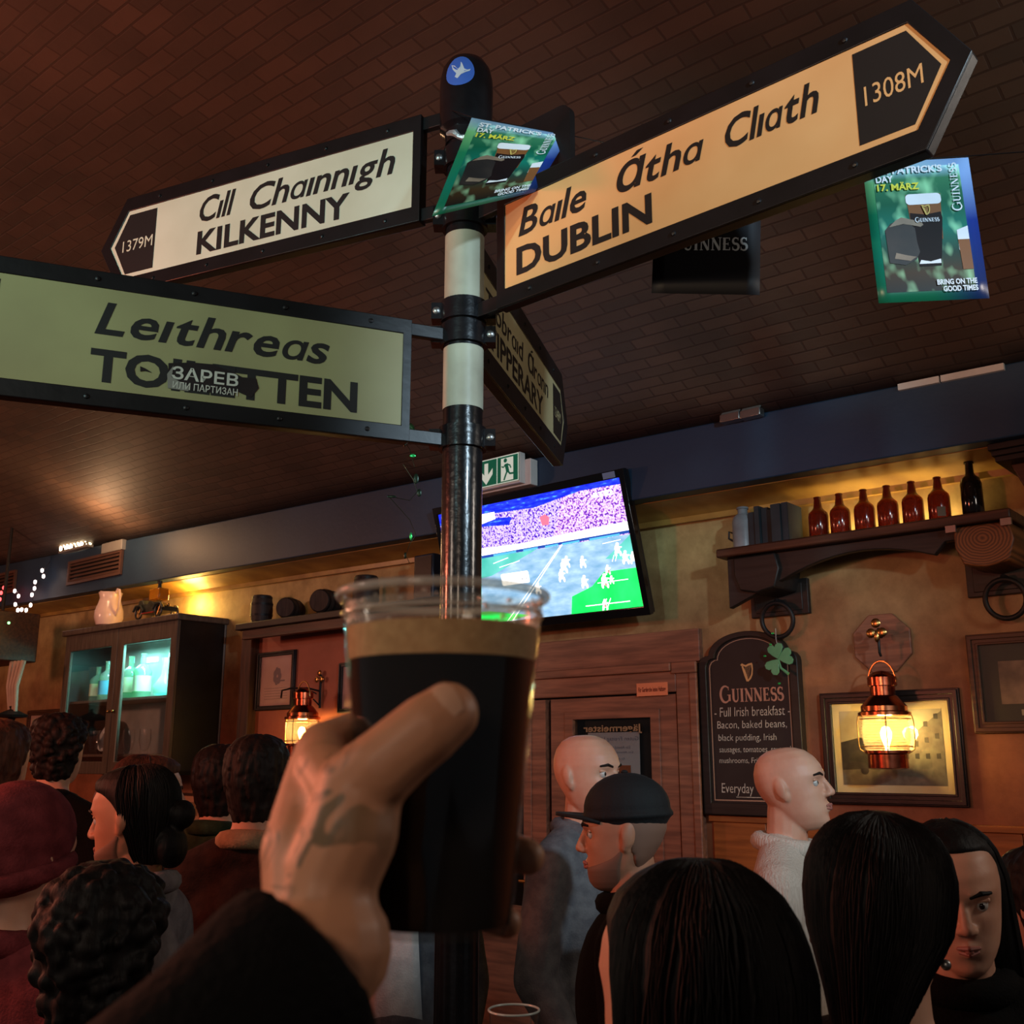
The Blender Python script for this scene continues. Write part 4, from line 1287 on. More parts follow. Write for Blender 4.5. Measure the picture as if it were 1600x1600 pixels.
MB().prism(inner, -.008, .02).build('slate', mat('slate_paint', lin(34, 30, 30), .55, col2=lin(27, 24, 24), scale=7), cb, flatn=True)
l_o = [(x * .8, .07 + z * .885) for x, z in outer]; l_i = [(x * .782, .076 + z * .875) for x, z in outer]
M_line = mat('tan_border_paint', lin(178, 140, 116), .5)
MB().ring(l_o, l_i, -.0095, -.0075).build('border_line', M_line, cb, flatn=True)
M_chalk = mat('chalk', lin(214, 204, 188), .8, col2=lin(176, 166, 152), scale=60)
M_gname = mat('pinkish_tan_lettering', lin(190, 140, 118), .5)
M_gold = mat('gold_emblem_paint', lin(214, 164, 108), .5)
serif_word(cb, -.165, .19, .565, .648, M_gname, y=-.0092)
harp(cb, -.005, .665, .755, M_gold, y=-.0092)
hb = .012
for body, x0, x1, z0, cz, in (('- Full Irish breakfast -', -.205, .222, .492, .05), ('Bacon, baked beans,', -.192, .2, .432, .04), ('black pudding, Irish', -.188, .14, .37, .034), ('sausages, tomatoes, sauteed', -.186, .215, .312, .03), ('mushrooms, Fried egg', -.188, .12, .258, .028), ('Everyday', -.182, .0, .11, .05)):
    letter(cb, body, x0, x1, z0, z0 + cz, M_chalk, y=-.0095, shear=.06, bold=-.006)
MB().box(-.1, .1, -.0095, -.009, .088, .091).build('underline', M_chalk, cb)
# shamrock ornament hanging from the iron ring
M_sham = glassy('frosted_green_plastic', (.25, .75, .4, 1), .2, 1.5, 0)
M_sham = mat('green_translucent_plastic', lin(120, 190, 140), .3, col2=lin(96, 170, 120), trans=.25)
s, z = wl(1216, 1030, .12)
so = wthing('shamrock_ornament', 'green plastic shamrock hanging over the corner of the chalkboard', 'ornament', s, .12, z)
def heart(cx, cz, a, k):
    P_ = [(0, 0), (.35, .35), (.62, .72), (.6, 1.0), (.36, 1.15), (.1, 1.08), (0, .92), (-.1, 1.08), (-.36, 1.15), (-.6, 1.0), (-.62, .72), (-.35, .35)]
    ca, sa_ = math.cos(a), math.sin(a)
    return [(cx + k * (x * ca - z * sa_), cz + k * (x * sa_ + z * ca)) for x, z in P_]
for a in (.25, 2.45, -1.35):
    MB().prism(heart(0, 0, a, .068), -.004, .004).build('leaf', M_sham, so, bevel=.002)
MB().tube([(0, 0, 0), (.012, 0, -.045), (.05, 0, -.075)], [.005, .006, .008]).build('stem', M_sham, so)
MB().tube([(.0, 0, .07), (-.006, .0, .1), (-.01, .01, .155)], .0012, 5).build('thread', M_white, so)
for (x, z) in ((-.07, .02), (-.035, .075), (.0, -.12), (-.02, .13)):
    MB().ell((x, -.005, z), (.008, .002, .005), n=6).build('foil_fleck', M_foil, so)
# ================================================================ lanterns and framed pictures
M_bulb = glow('warm_bulb', (1.0, .7, .24, 1), 42)
M_lens = glassy('ribbed_lantern_glass', (1.0, .9, .55, 1), .12, 1.45, .12)
M_redcop = mat('reddish_copper', lin(190, 96, 66), .22, 1.0, lin(130, 60, 40), 26)
def lantern(label, s, o_, zb, k, watt, grp=None, arm=True):
    t = wthing('ship_lantern', label, 'lantern', s, o_, zb)
    MB().lathe([(.06 * k, 0), (.075 * k, .005 * k), (.075 * k, .055 * k), (.085 * k, .06 * k), (.085 * k, .07 * k), (.03 * k, .072 * k)], 28).build('base', M_redcop, t)
    pr = []
    for i in range(25):
        z = .072 + .128 * i / 24
        pr.append(((.078 + .012 * math.sin(PI * i / 24) + (.004 if i % 2 else -.003)) * k, z * k))
    MB().lathe(pr, 32, caps=False).build('lens', M_lens, t)
    MB().lathe([(.09 * k, .2 * k), (.1 * k, .203 * k), (.1 * k, .215 * k), (.088 * k, .22 * k), (.088 * k, .238 * k), (.056 * k, .275 * k), (.05 * k, .28 * k)], 28).build('shade', M_copper, t)
    MB().lathe([(.048 * k, .278 * k), (.048 * k, .315 * k), (.056 * k, .318 * k), (.056 * k, .35 * k), (.05 * k, .356 * k), (.03 * k, .372 * k), (.004 * k, .378 * k)], 24).build('chimney', M_redcop, t)
    for a in (.4, 1.97, 3.54, 5.11):
        ca, sa_ = math.cos(a), math.sin(a)
        MB().tube([(ca * r_ * k, sa_ * r_ * k, z * k) for r_, z in ((.082, .062), (.1, .075), (.104, .1), (.104, .18), (.1, .2), (.092, .205))], .0024 * k, 6).build('guard_wire', M_brass, t)
    for z in (.085, .19):
        MB().tube([(.096 * k * math.cos(2 * PI * i / 24), .096 * k * math.sin(2 * PI * i / 24), z * k) for i in range(24)], .002 * k, 5, closed=True).build('guard_ring', M_brass, t)
    MB().tube([(.055 * k * math.cos(PI * i / 12), 0, (.33 + .085 * math.sin(PI * i / 12)) * k) for i in range(13)], .0035 * k, 6).build('handle', M_brass, t)
    MB().lathe([(.006 * k, .075 * k), (.01 * k, .09 * k), (.02 * k, .12 * k), (.022 * k, .138 * k), (.014 * k, .158 * k), (.002 * k, .163 * k)], 16).build('bulb', M_bulb, t)
    l = light('POINT', 'lantern_light', t.location + Vector((0, 0, .14 * k)), (1, .74, .38), watt, .035)
    l.parent = t
    l.matrix_parent_inverse = (Matrix.Translation(t.location) @ Matrix.Rotation(ANG, 4, 'Z')).inverted()
    return t
LO = .17
sa_, za = wl(1393, 1202, LO)
lantern('glowing copper ship lantern in front of the black framed street picture', sa_ - .012, LO, za, 1.17, 20)
s, z = wl(1379, 1005, .01)
hk = wthing('lantern_hook', 'octagonal red brown plaque with brass hook above the lantern', 'hook', s - .0, 0, z)
hx_ = sa_ - .012 - s
MB().prism(circ(0, 0, .15, n=8, a0=PI / 8), -.02, 0).build('plaque', M_redwood, hk, bevel=.005)
MB().tube([(0, -.02, .03), (hx_ * .45, -.08, .055), (hx_ * .9, -.15, .05), (hx_, -LO, .02), (hx_, -LO, -.06), (hx_, -LO + .012, -.075)], [.009, .009, .008, .007, .006, .006]).build('hook', M_iron, hk)
cl = MB()
for a in (0, 2.1, 4.2):
    cl.ell((hx_ + .03 * math.cos(a + 1.57), -LO - .02, .045 + .03 * math.sin(a + 1.57)), (.023, .007, .023), n=10)
cl.ell((hx_, -LO - .018, .015), (.014, .01, .03), n=10)
cl.build('trefoil', M_brass, hk)

def ctr(pts, o_):
    S_ = [wl(x, y, o_) for x, y in pts]        # TL TR BR BL
    return (S_[0][0] + S_[3][0]) / 2, (S_[1][0] + S_[2][0]) / 2, (S_[2][1] + S_[3][1]) / 2, (S_[0][1] + S_[1][1]) / 2

def framed(label, pts, wid, M_f, mount, M_mount, M_art, o_=.03, tilt=0):
    s0, s1, z0, z1 = ctr(pts, o_)
    w, h = (s1 - s0) / 2, (z1 - z0) / 2
    t = wthing('framed_picture', label, 'picture', (s0 + s1) / 2, .006, (z0 + z1) / 2)
    R_ = lambda a: [(-w + a, -h + a), (w - a, -h + a), (w - a, h - a), (-w + a, h - a)]
    f = MB().ring(R_(0), R_(wid), -.02, .0).ring(R_(wid * .12), R_(wid * .5), -.03, -.018).ring(R_(wid * .78), R_(wid), -.024, -.018)
    f.build('frame', M_f, t, bevel=.003)
    MB().prism(R_(wid * .9), -.006, -.002).build('mount', M_mount, t, flatn=True)
    a = wid + mount
    if M_art:
        MB().prism(R_(a), -.0075, -.006).build('print', M_art, t, flatn=True)
    MB().prism(R_(wid * .9), -.0165, -.0145).build('glazing', M_glass, t, flatn=True)
    t['w'] = w - a; t['h'] = h - a
    return t
M_cmount = mat('cream_mount', lin(222, 204, 150), .6)
M_photo = mat('faded_street_photo', lin(186, 178, 150), .6, col2=lin(150, 142, 118), scale=6)
fp = framed('black framed old street picture behind the glowing lantern', ((1270, 1086), (1494, 1072), (1517, 1262), (1300, 1256)), .055, M_black, .035, M_cmount, M_photo)
M_pd = mat('photo_dark_grey', lin(62, 58, 50), .6, col2=lin(44, 42, 38), scale=30)
M_pm = mat('photo_mid_grey', lin(118, 112, 94), .6, col2=lin(96, 90, 76), scale=30)
w, h = fp['w'], fp['h']
MB().flat([(-w, -h * .6), (-w * .1, -h * .55), (-w * .1, h * .05), (-w * .2, h * .2), (-w * .4, h * .12), (-w * .6, h * .28), (-w, h * .15)], -.008).build('house_print', M_pd, fp, recalc=False)
mb = MB().flat([(w, -h * .7), (w * .1, -h * .45), (w * .1, h * .1), (w * .45, h * .35), (w, h * .95)], -.0081)
mb.build('terrace_print', M_pm, fp, recalc=False)
mb = MB()
for i in range(4):
    for j in range(3):
        x = w * (.25 + .2 * i); z = -h * .3 + h * (.22 + .1 * i) * j
        mb.flat([(x, z), (x + w * .08, z - h * .01), (x + w * .08, z + h * .14), (x, z + h * .13)], -.0084)
mb.build('window_pattern_print', M_pd, fp, recalc=False)
MB().flat([(-w, -h), (w, -h), (w, -h * .7), (w * .1, -h * .45), (-w * .1, -h * .55), (-w, -h * .6)], -.0082).build('road_print', M_pm, fp, recalc=False)
MB().ell((-w * .55, -.009, -h * .62), (.02, .001, .018), n=10).build('cart_print', M_pd, fp)
M_dmount = mat('dark_green_mount', lin(66, 58, 44), .6)
M_sepia = mat('faded_sepia_photo', lin(150, 122, 100), .6, col2=lin(96, 76, 62), scale=9)
rp_ = framed('brown framed sepia photograph at the edge beside the lantern', ((1507, 996), (1690, 975), (1715, 1150), (1522, 1140)), .05, M_wood, .075, M_dmount, M_sepia)
MB().box(-.04, .04, -.0095, -.008, -rp_['h'] - .05, -rp_['h'] - .025).build('title_plate', mat('pale_plate', lin(170, 158, 130), .5), rp_)
M_pink = mat('pinkish_print_paper', lin(205, 170, 160), .6, col2=lin(185, 150, 142), scale=4)
cp = framed('small black framed certificate with a crest on the red wall', ((401, 1020), (461, 1015), (456, 1107), (399, 1112)), .035, M_black, .02, M_pink, None)
w, h = cp['w'], cp['h']
mb = MB()
for a in range(7):
    mb.flat(circ(.01 + .03 * math.cos(a * .9), h * .2 + .04 * math.sin(a * .9), .022, .03, 9), -.0065 - .0001 * a)
mb.flat([(-w * .1, h * -.05), (w * .6, h * -.05), (w * .6, h * .02), (-w * .1, h * .02)], -.0074)
mb.build('crest_print', mat('grey_violet_print', lin(130, 112, 120), .6), cp, recalc=False)
mb = MB()
for k in range(5):
    mb.flat([(-w * .8, -h * (.35 + .12 * k)), (w * .8, -h * (.35 + .12 * k)), (w * .8, -h * (.33 + .12 * k)), (-w * .8, -h * (.33 + .12 * k))], -.0066)
mb.build('text_line_print', bpy.data.materials['grey_violet_print'], cp, recalc=False)
framed('black framed print half hidden behind the plastic beer cup', ((536, 1035), (600, 1030), (600, 1108), (520, 1118)), .03, M_black, .02, M_pink, None)
framed('dark framed picture low on the wall behind the dark haired person', ((40, 1112), (118, 1104), (118, 1165), (40, 1172)), .05, M_wood, .03, M_pink, M_photo)
framed('peach mounted picture between the heads near the glass cabinet', ((272, 1240), (316, 1238), (312, 1288), (272, 1290)), .02, M_wood, .05, mat('peach_mount', lin(215, 150, 110), .6), mat('ochre_print', lin(150, 110, 70), .6))

# small lantern at the far side
s2, z2_ = wl(470, 1182, .22)
lantern('smaller copper lantern glowing beside the hand and certificate', s2, .22, z2_, 1.25, 22)
s, z = wl(497, 1080, .04)
hk = wthing('lantern_hook', 'scrolled wrought iron bracket that carries the smaller lantern', 'hook', s, .014, z)
tt = MB().tube([(0, 0, .0), (-.03, -.1, .02), (-.1, -.2, .015), (-.14, -.24, .0), (-.16, -.23, -.05)], .007)
tt.tube([(0, -.005, .12), (0, -.008, .0), (0, -.005, -.12)], .009)
tt.tube([(-.0, -.01, -.1), (-.02, -.06, -.05), (-.04, -.09, -.02), (-.03, -.06, .0), (-.01, -.03, -.02)], .005)
tt.build('bracket', M_iron, hk)
cl = MB()
for a in (0, 2.1, 4.2):
    cl.ell((.03 * math.cos(a + 1.57), -.02, .1 + .03 * math.sin(a + 1.57)), (.022, .006, .022), n=10)
cl.build('trefoil', M_brass, hk)

# ================================================================ barrel shelf
(sa0, z0), (sb0, z1) = wl(368, 968, .3), wl(700, 905, .3)
bsz = 2.735
sh2 = wthing('barrel_shelf', 'grey wooden shelf with little barrels behind the beer cup', 'shelf', (sa0 + sb0) / 2, 0, bsz)
hw2 = (sb0 - sa0) / 2
MB().box(-hw2, hw2, -.3, 0, -.05, 0).build('board', M_blackwood, sh2, bevel=.006)
MB().box(-hw2 + .04, hw2 - .04, -.26, -.22, -.12, -.05).build('apron', M_wood, sh2, bevel=.004)
M_keg = wood('dark_barrel_wood', lin(58, 48, 42), lin(40, 34, 30), .6, 5, 2)
kegprof = [(.075, 0), (.078, .006), (.088, .06), (.093, .12), (.088, .18), (.078, .234), (.075, .24)]
def keg(label, px, py, o_, lying, rz, k):
    s, z = wl(px, py, o_)
    t = wthing('small_barrel', label, 'barrel', s, o_, bsz, 'small barrels on the far shelf')
    t.rotation_euler = (0, 0, ANG + rz)
    M4 = Matrix.Scale(k, 4) if not lying else Matrix.Translation((0, 0, .093 * k)) @ Matrix.Rotation(PI / 2, 4, 'X') @ Matrix.Translation((0, 0, -.12 * k)) @ Matrix.Scale(k, 4)
    MB().lathe([(.001, .006)] + kegprof + [(.001, .234)], 24).xf(M4).build('staves', M_keg, t)
    for z_ in (.02, .075, .165, .22):
        r_ = .0775 + .0165 * math.sin(PI * z_ / .24)
        MB().lathe([(r_, z_ - .009), (r_ + .002, z_ - .009), (r_ + .002, z_ + .009), (r_, z_ + .009)], 24, caps=False).xf(M4).build('hoop', M_iron, t)
keg('small dark barrel standing alone at the end of the far shelf', 409, 950, .15, False, 0, .92)
keg('small dark barrel lying on the shelf beside the standing one', 455, 945, .15, True, .5, .9)
keg('larger dark barrel lying with its round end towards the room', 512, 938, .15, True, .35, 1.0)
keg('dark barrel standing on the shelf just above the cup rim', 572, 915, .15, False, 0, 1.0)
s, z = wl(672, 880, .2)
sb = wthing('loudspeaker', 'slim dark blue loudspeaker beside the signpost under the beam', 'speaker', s, .16, bsz)
zt_s = min(wl(672, 848, .16)[1], bbot(s) - .085)
MB().box(-.09, .09, -.1, .1, 0, zt_s - bsz).build('cabinet', mat('dark_blue_plastic', lin(34, 48, 66), .4), sb, bevel=.01)
MB().box(-.075, .075, -.104, -.1, .015, zt_s - bsz - .015).build('grille', M_black, sb)

# ================================================================ glass cabinet
c0s, c1s = -9.1, -7.33
CZ0, CZ1 = 1.62, 2.80
CW, CD = (c1s - c0s) / 2, .42
M_cab = wood('grey_green_cabinet_wood', lin(96, 84, 74), lin(72, 62, 55), .4, 3, 2)
gc = wthing('display_cabinet', 'glass fronted wall cabinet with teal light and bottles inside', 'cabinet', (c0s + c1s) / 2, 0, CZ0)
CH_ = CZ1 - CZ0
b = MB().box(-CW, -CW + .03, -CD, 0, 0, CH_).box(CW - .03, CW, -CD, 0, 0, CH_).box(-CW, CW, -CD, 0, 0, .03)
b.build('carcass', M_black, gc)
MB().box(-CW, CW, -.02, 0, 0, CH_).build('back_panel', mat('pale_cabinet_lining', lin(150, 150, 145), .6), gc)
MB().box(-CW - .05, CW + .03, -CD - .05, 0, CH_, CH_ + .05).build('cornice', M_cab, gc, bevel=.008)
for z in (.14, .59):
    MB().box(-CW + .03, CW - .03, -CD + .04, -.02, z, z + .02).build('shelf_board', M_cab, gc)
for a, bb in ((-CW, -.004), (.004, CW)):
    dr = MB().ring([(a, 0), (bb, 0), (bb, CH_), (a, CH_)], [(a + .095, .1), (bb - .09, .1), (bb - .09, CH_ - .14), (a + .095, CH_ - .14)], -CD - .03, -CD).build('door', M_cab, gc, bevel=.006)
    MB().box(a + .09, bb - .085, -CD - .017, -CD - .012, .095, CH_ - .135).build('pane', M_glass, dr)
    MB().ell((-.035 if a < -.5 else .04, -CD - .045, .5), .014, n=10).build('knob', M_brass, dr)
MB().box(.14, CW - .08, -.05, -.03, CH_ - .3, CH_ - .18).box(-.3, -.06, -.05, -.03, CH_ - .24, CH_ - .2).build('light_strip', M_teal_strip, gc)
light('AREA', 'teal_wash', W((c0s + c1s) / 2 + .45, .3, CZ1 - .13), (.3, 1, .92), 34, .7, W((c0s + c1s) / 2 + .45, .2, 0), sy=.08).parent = None
la = light('AREA', 'teal_wash_small', W((c0s + c1s) / 2 - .2, .3, CZ1 - .13), (.3, 1, .92), 9, .25, W((c0s + c1s) / 2 - .2, .2, 0), sy=.08)
M_gbot = glassy('green_bottle_glass', (.25, .75, .5, 1), .05, 1.5, .12)
M_lab = mat('pale_bottle_label', lin(190, 190, 160), .6)
M_teal_l = mat('teal_bottle_label', lin(70, 130, 160), .6)
cc = (c0s + c1s) / 2
def cbot(x, z, h, r, m_, ml, lab):
    t = wthing('spirit_bottle', lab, 'bottle', cc + x, .24, CZ0 + z, 'bottles inside the glass cabinet')
    MB().lathe([(r * .95, 0), (r, .01), (r, h * .6), (r * .8, h * .68), (r * .33, h * .76), (r * .3, h * .97), (r * .36, h * .975), (r * .36, h)], 20).build('body', m_, t)
    MB().lathe([(r * 1.01, h * .15), (r * 1.01, h * .5)], 20, caps=False).build('label_band', ml, t)
cbot(-.12, .612, .36, .07, M_gbot, M_lab, 'green bottle with pale label under the teal light nearest the middle stile')
cbot(.07, .612, .37, .075, M_gbot, M_lab, 'green bottle with pale label in the middle of the lit shelf')
cbot(-.5, .612, .34, .07, M_gbot, M_teal_l, 'bottle with blue label behind the darker cabinet door')
cbot(-.66, .612, .3, .065, M_gbot, M_lab, 'short green bottle deep behind the darker cabinet door')
def vase(x, z, lab):
    t = wthing('glass_carafe', lab, 'carafe', cc + x, .22, CZ0 + z)
    MB().lathe([(.05, 0), (.085, .03), (.09, .08), (.06, .13), (.03, .18), (.025, .28), (.035, .32)], 20, caps=False).build('body', glassy('teal_glass', (.35, .85, .8, 1), .05, 1.5, .25), t)
vase(.38, .612, 'teal glass carafe under the cabinet light')
def pint(x, z, lab):
    t = wthing('pint_glass', lab, 'glass', cc + x, .22, CZ0 + z, 'pint glasses in the cabinet')
    MB().lathe([(.03, 0), (.035, .01), (.03, .03), (.05, .11), (.045, .2), (.043, .2), (.047, .11), (.027, .035), (.001, .02)], 18, caps=False).build('body', M_glass, t)
for x, z, lab in ((-.1, .162, 'stemmed pint glass on the middle shelf nearest the middle stile'), (.15, .162, 'stemmed pint glass on the middle shelf near the cabinet side'), (-.5, .162, 'pint glass on the middle shelf behind the darker door'), (-.68, .162, 'pint glass deep on the middle shelf behind the darker door')):
    pint(x, z, lab)
t = wthing('serving_dish', 'round pale dish leaning inside the darker half of the cabinet', 'dish', cc - .6, .1, CZ0 + .162)
MB().lathe([(.001, 0), (.09, .005), (.14, .03), (.145, .035), (.14, .036), (.09, .012), (.001, .008)], 24).xf(Matrix.Translation((0, 0, .148)) @ Matrix.Rotation(1.2, 4, 'X')).build('dish', M_white, t)
# pitcher and model car on top of the cabinet
M_porc = mat('white_glazed_china', lin(225, 195, 185), .2)
s, _ = wl(168, 985, .38)
pt_ = wthing('china_pitcher', 'white china pitcher standing on the glass cabinet', 'pitcher', s, .38, CZ1 + .05)
MB().lathe([(.07, 0), (.1, .01), (.12, .07), (.118, .13), (.095, .2), (.085, .24), (.1, .29), (.095, .29), (.08, .24), (.09, .2), (.11, .12), (.001, .02)], 28).build('body', M_porc, pt_)
MB().tube([(.1, 0, .07), (.17, -.01, .14), (.18, -.01, .24), (.16, -.01, .3), (.12, -.005, .31), (.095, 0, .28)], .011).build('handle', M_porc, pt_)
MB().prism([(-.08, .25), (-.09, .29), (-.13, .32), (-.1, .26)], -.03, .03).build('spout', M_porc, pt_)
s, _ = wl(243, 978, .36)
mc = wthing('model_car', 'dark vintage model car standing on the glass cabinet before amber light', 'model car', s, .36, CZ1 + .05)
mc.scale = (.74, .74, .74)
M_car = mat('dark_green_car_paint', lin(58, 62, 54), .3, col2=lin(40, 42, 38), scale=12)
MB().prism([(-.24, .07), (.28, .07), (.29, .12), (.2, .135), (.1, .15), (.04, .19), (-.02, .2), (-.05, .17), (-.12, .17), (-.16, .22), (-.23, .22), (-.25, .14)], -.09, .09).build('car_body', M_car, mc, bevel=.006)
for xx in (-.2, .2):
    MB().tube([(xx - .1, -.11, .1), (xx - .05, -.11, .155), (xx + .05, -.11, .155), (xx + .11, -.11, .09)], .014).build('mudguard', M_car, mc)
    for yy in (-.1, .1):
        MB().tube([(xx + .065 * math.cos(2 * PI * k / 20), yy, .075 + .065 * math.sin(2 * PI * k / 20)) for k in range(20)], .011, 8, closed=True).build('wheel', M_black, mc)
        w_ = MB()
        for k in range(6):
            w_.tube([(xx, yy, .075), (xx + .062 * math.cos(k * PI / 3), yy, .075 + .062 * math.sin(k * PI / 3))], .003, 5)
        w_.build('spoke', M_brass, mc)
MB().box(-.12, .12, -.115, -.09, .06, .068).build('running_board', mat('red_running_board', lin(170, 40, 34), .4), mc)
MB().tube([(.08, -.03, .16), (.06, -.03, .22), (.05, .03, .22)], .004).build('steering_wheel', M_black, mc)
MB().ell((.31, -.05, .13), .02, n=10).build('headlamp', M_brass, mc)
t = wthing('spirit_bottle', 'square amber bottle carried on the back of the model car', 'bottle', s + .02, .36, CZ1 + .05 + .152)
M_amb = mat('amber_bottle_glass', lin(200, 140, 40), .1, trans=.5, col2=lin(180, 120, 30))
MB().box(-.075, .075, -.05, .05, 0, .1).build('body', M_amb, t, bevel=.012)
MB().lathe([(.018, .1), (.016, .14), (.022, .142), (.022, .165), (.01, .175)], 14).build('neck', M_black, t)
l = light('POINT', 'amber_lamp_behind_car', W(s + .05, .1, CZ1 + .2), (1, .58, .14), 13, .09)

# glowing string-light lamp on top of the beam, fairy lights, hanging things
s, z = wl(118, 860, .45)
gl_ = wthing('glowing_lamp', 'bright cluster lamp of warm bulbs on top of the blue beam', 'lamp', s, .45, btop(s) - .02)
M_hot = glow('warm_white_bulb', (1.0, .72, .42, 1), 16)
MB().box(-.26, .26, -.03, .03, .0, .02).build('tray', M_greybox, gl_)
for i in range(16):
    x = -.24 + .032 * i
    MB().ell((x, -.02 + .03 * (i % 2), .045 + .03 * ((i * 7) % 3) * .5), (.013, .013, .03), n=8).build('bulb', M_hot, gl_)
light('POINT', 'glowing_lamp_light', W(wl(135, 848, .9)[0], .9, btop(s) - .06), (1, .56, .28), 17, .1)
fl = wthing('fairy_lights', 'string of little white fairy lights hanging from the beam', 'string lights', wl(60, 930, .5)[0], .5, wl(60, 930, .5)[1])
fo = fl.location.copy(); Mi = (Matrix.Translation(fo) @ Matrix.Rotation(ANG, 4, 'Z')).inverted()
P = [wl(x, y, .5) for x, y in ((78, 878), (68, 890), (70, 899), (57, 908), (56, 918), (52, 928), (50, 944), (43, 952), (36, 951), (30, 952), (26, 943), (31, 930), (25, 922), (8, 917), (4, 925), (2, 935))]
P = [(a - P[0][0] + wl(78, 878, .5)[0] - wl(60, 930, .5)[0], 0, b_ - fo.z) for a, b_ in P]
MB().tube(P, .0025, 5).build('wire', M_black, fl)
M_fairy = glow('fairy_bulb', (1.0, .75, .66, 1), 9); M_fred = glow('red_fairy_bulb', (1, .05, .05, 1), 6)
for i, p in enumerate(P[1:]):
    MB().ell((p[0], -.012, p[2] - .01), (.014, .014, .02), n=8).build('bulb', M_fairy if i < 12 else M_fred, fl)
# dark hanging box and pale column at the edge
s, z = wl(10, 1008, .8)
hb_ = wthing('hanging_speaker', 'dark wooden speaker box with tiny green light hanging at the far end', 'speaker', s - .15, .8, z)
MB().box(-.5, .32, -.2, .2, -.15, .28).build('cabinet', M_wood, hb_, bevel=.01)
MB().ell((wl(13, 980, 1.0)[0] - s + .15, -.2, .14), .012, n=8).build('indicator', glow('green_indicator', (.3, 1, .3, 1), 3), hb_)
MB().tube([(0, 0, .28), (0, 0, 1.2)], .015).build('drop_rod', M_iron, hb_)
fg = wthing('furled_flag', 'pale furled flag with dark finial hanging below the dark speaker box', 'flag', wl(12, 1180, .8)[0], .8, wl(12, 1115, .8)[1])
za, zb = wl(12, 1035, .8)[1] - fg.location.z, wl(12, 1112, .8)[1] - fg.location.z
f = MB()
for k in range(4):
    f.tube([(-.1 + .07 * k + .01 * math.sin(k), 0, za), (-.08 + .05 * k, -.02, (za + zb) / 2), (-.05 + .035 * k, 0, zb)], [.022, .02, .016], 10)
f.build('cloth', mat('cream_flag_cloth', lin(190, 165, 150), .8), fg)
MB().lathe([(.01, .05), (.03, .04), (.02, .02), (.13, -.03), (.12, -.05), (.03, -.06), (.02, -.1), (.06, -.16), (.06, -.18), (.01, -.2)], 16).xf(Matrix.Translation((0, 0, zb))).build('finial', M_iron, fg)
# ================================================================ people
def skin(name, c, c2):
    m = mat(name, c, .5, 0, c2, 12, .05, 60)
    b = m.node_tree.nodes['Principled BSDF']
    b.inputs['Subsurface Weight'].default_value = .15
    b.inputs['Subsurface Radius'].default_value = (.01, .004, .002)
    return m
M_skin = skin('skin_fair', lin(206, 158, 132), lin(192, 138, 112))
M_skin2 = skin('skin_tanned', lin(190, 138, 108), lin(174, 120, 92))
M_eye = mat('eye_white', lin(190, 185, 178), .2)
M_iris = mat('dark_iris', lin(36, 26, 22), .15)
M_lip = mat('lips', lin(168, 104, 92), .45)
def hairmat(name, c, c2):
    return mat(name, c, .62, 0, c2, 10, .3, 10, stretch=(9, 9, 1.2), spec=.25)
M_hair = hairmat('black_hair', lin(17, 14, 14), lin(10, 9, 9))
M_hairb = hairmat('dark_brown_hair', lin(36, 25, 21), lin(22, 16, 14))
M_hairr = hairmat('reddish_brown_hair', lin(92, 54, 40), lin(60, 36, 28))
M_stub = mat('stubble', lin(132, 98, 80), .7)
def cloth(name, c, c2=None, sc=30):
    return mat(name, c, .9, 0, c2, sc, .25, 180, spec=.15)
M_kblack = cloth('black_cloth', lin(10, 9, 9))
M_kgrey = cloth('grey_cloth', lin(104, 104, 106), lin(84, 84, 88))
M_khood = cloth('light_grey_hoodie', lin(130, 126, 130), lin(110, 106, 110))
M_kgreen = cloth('dark_green_cloth', lin(48, 66, 46), lin(36, 50, 36))
M_kbrown = cloth('dark_brown_cloth', lin(52, 36, 32), lin(38, 26, 24))
M_kred = cloth('maroon_cloth', lin(120, 52, 56), lin(96, 40, 44))
M_kbeige = mat('cream_ribbed_knit', lin(205, 190, 174), .9, 0, lin(180, 164, 148), 40, .6, 12, stretch=(14, 14, .6))
M_kwhite = cloth('white_shirt_cloth', lin(214, 214, 210), lin(196, 196, 194))
M_kjeans = cloth('dark_trousers', lin(38, 40, 50))
M_kcream = cloth('beige_collar_cloth', lin(176, 150, 120), lin(150, 126, 100))
M_shoe = mat('dark_shoe_leather', lin(30, 26, 24), .4)

def RX(a):
    return Matrix.Rotation(a, 4, 'X')

HEADL = [  # z, front, back, half width
    (-.118, .056, .022, .018), (-.112, .069, .012, .03), (-.1, .078, -.012, .042), (-.085, .0805, -.035, .052), (-.07, .082, -.05, .0595),
    (-.05, .083, -.066, .065), (-.03, .082, -.082, .069), (-.01, .083, -.095, .072), (.01, .087, -.103, .0745), (.03, .091, -.106, .0755),
    (.055, .087, -.104, .0735), (.08, .073, -.095, .066), (.1, .052, -.078, .052), (.111, .026, -.056, .034), (.115, .004, -.036, .014)]

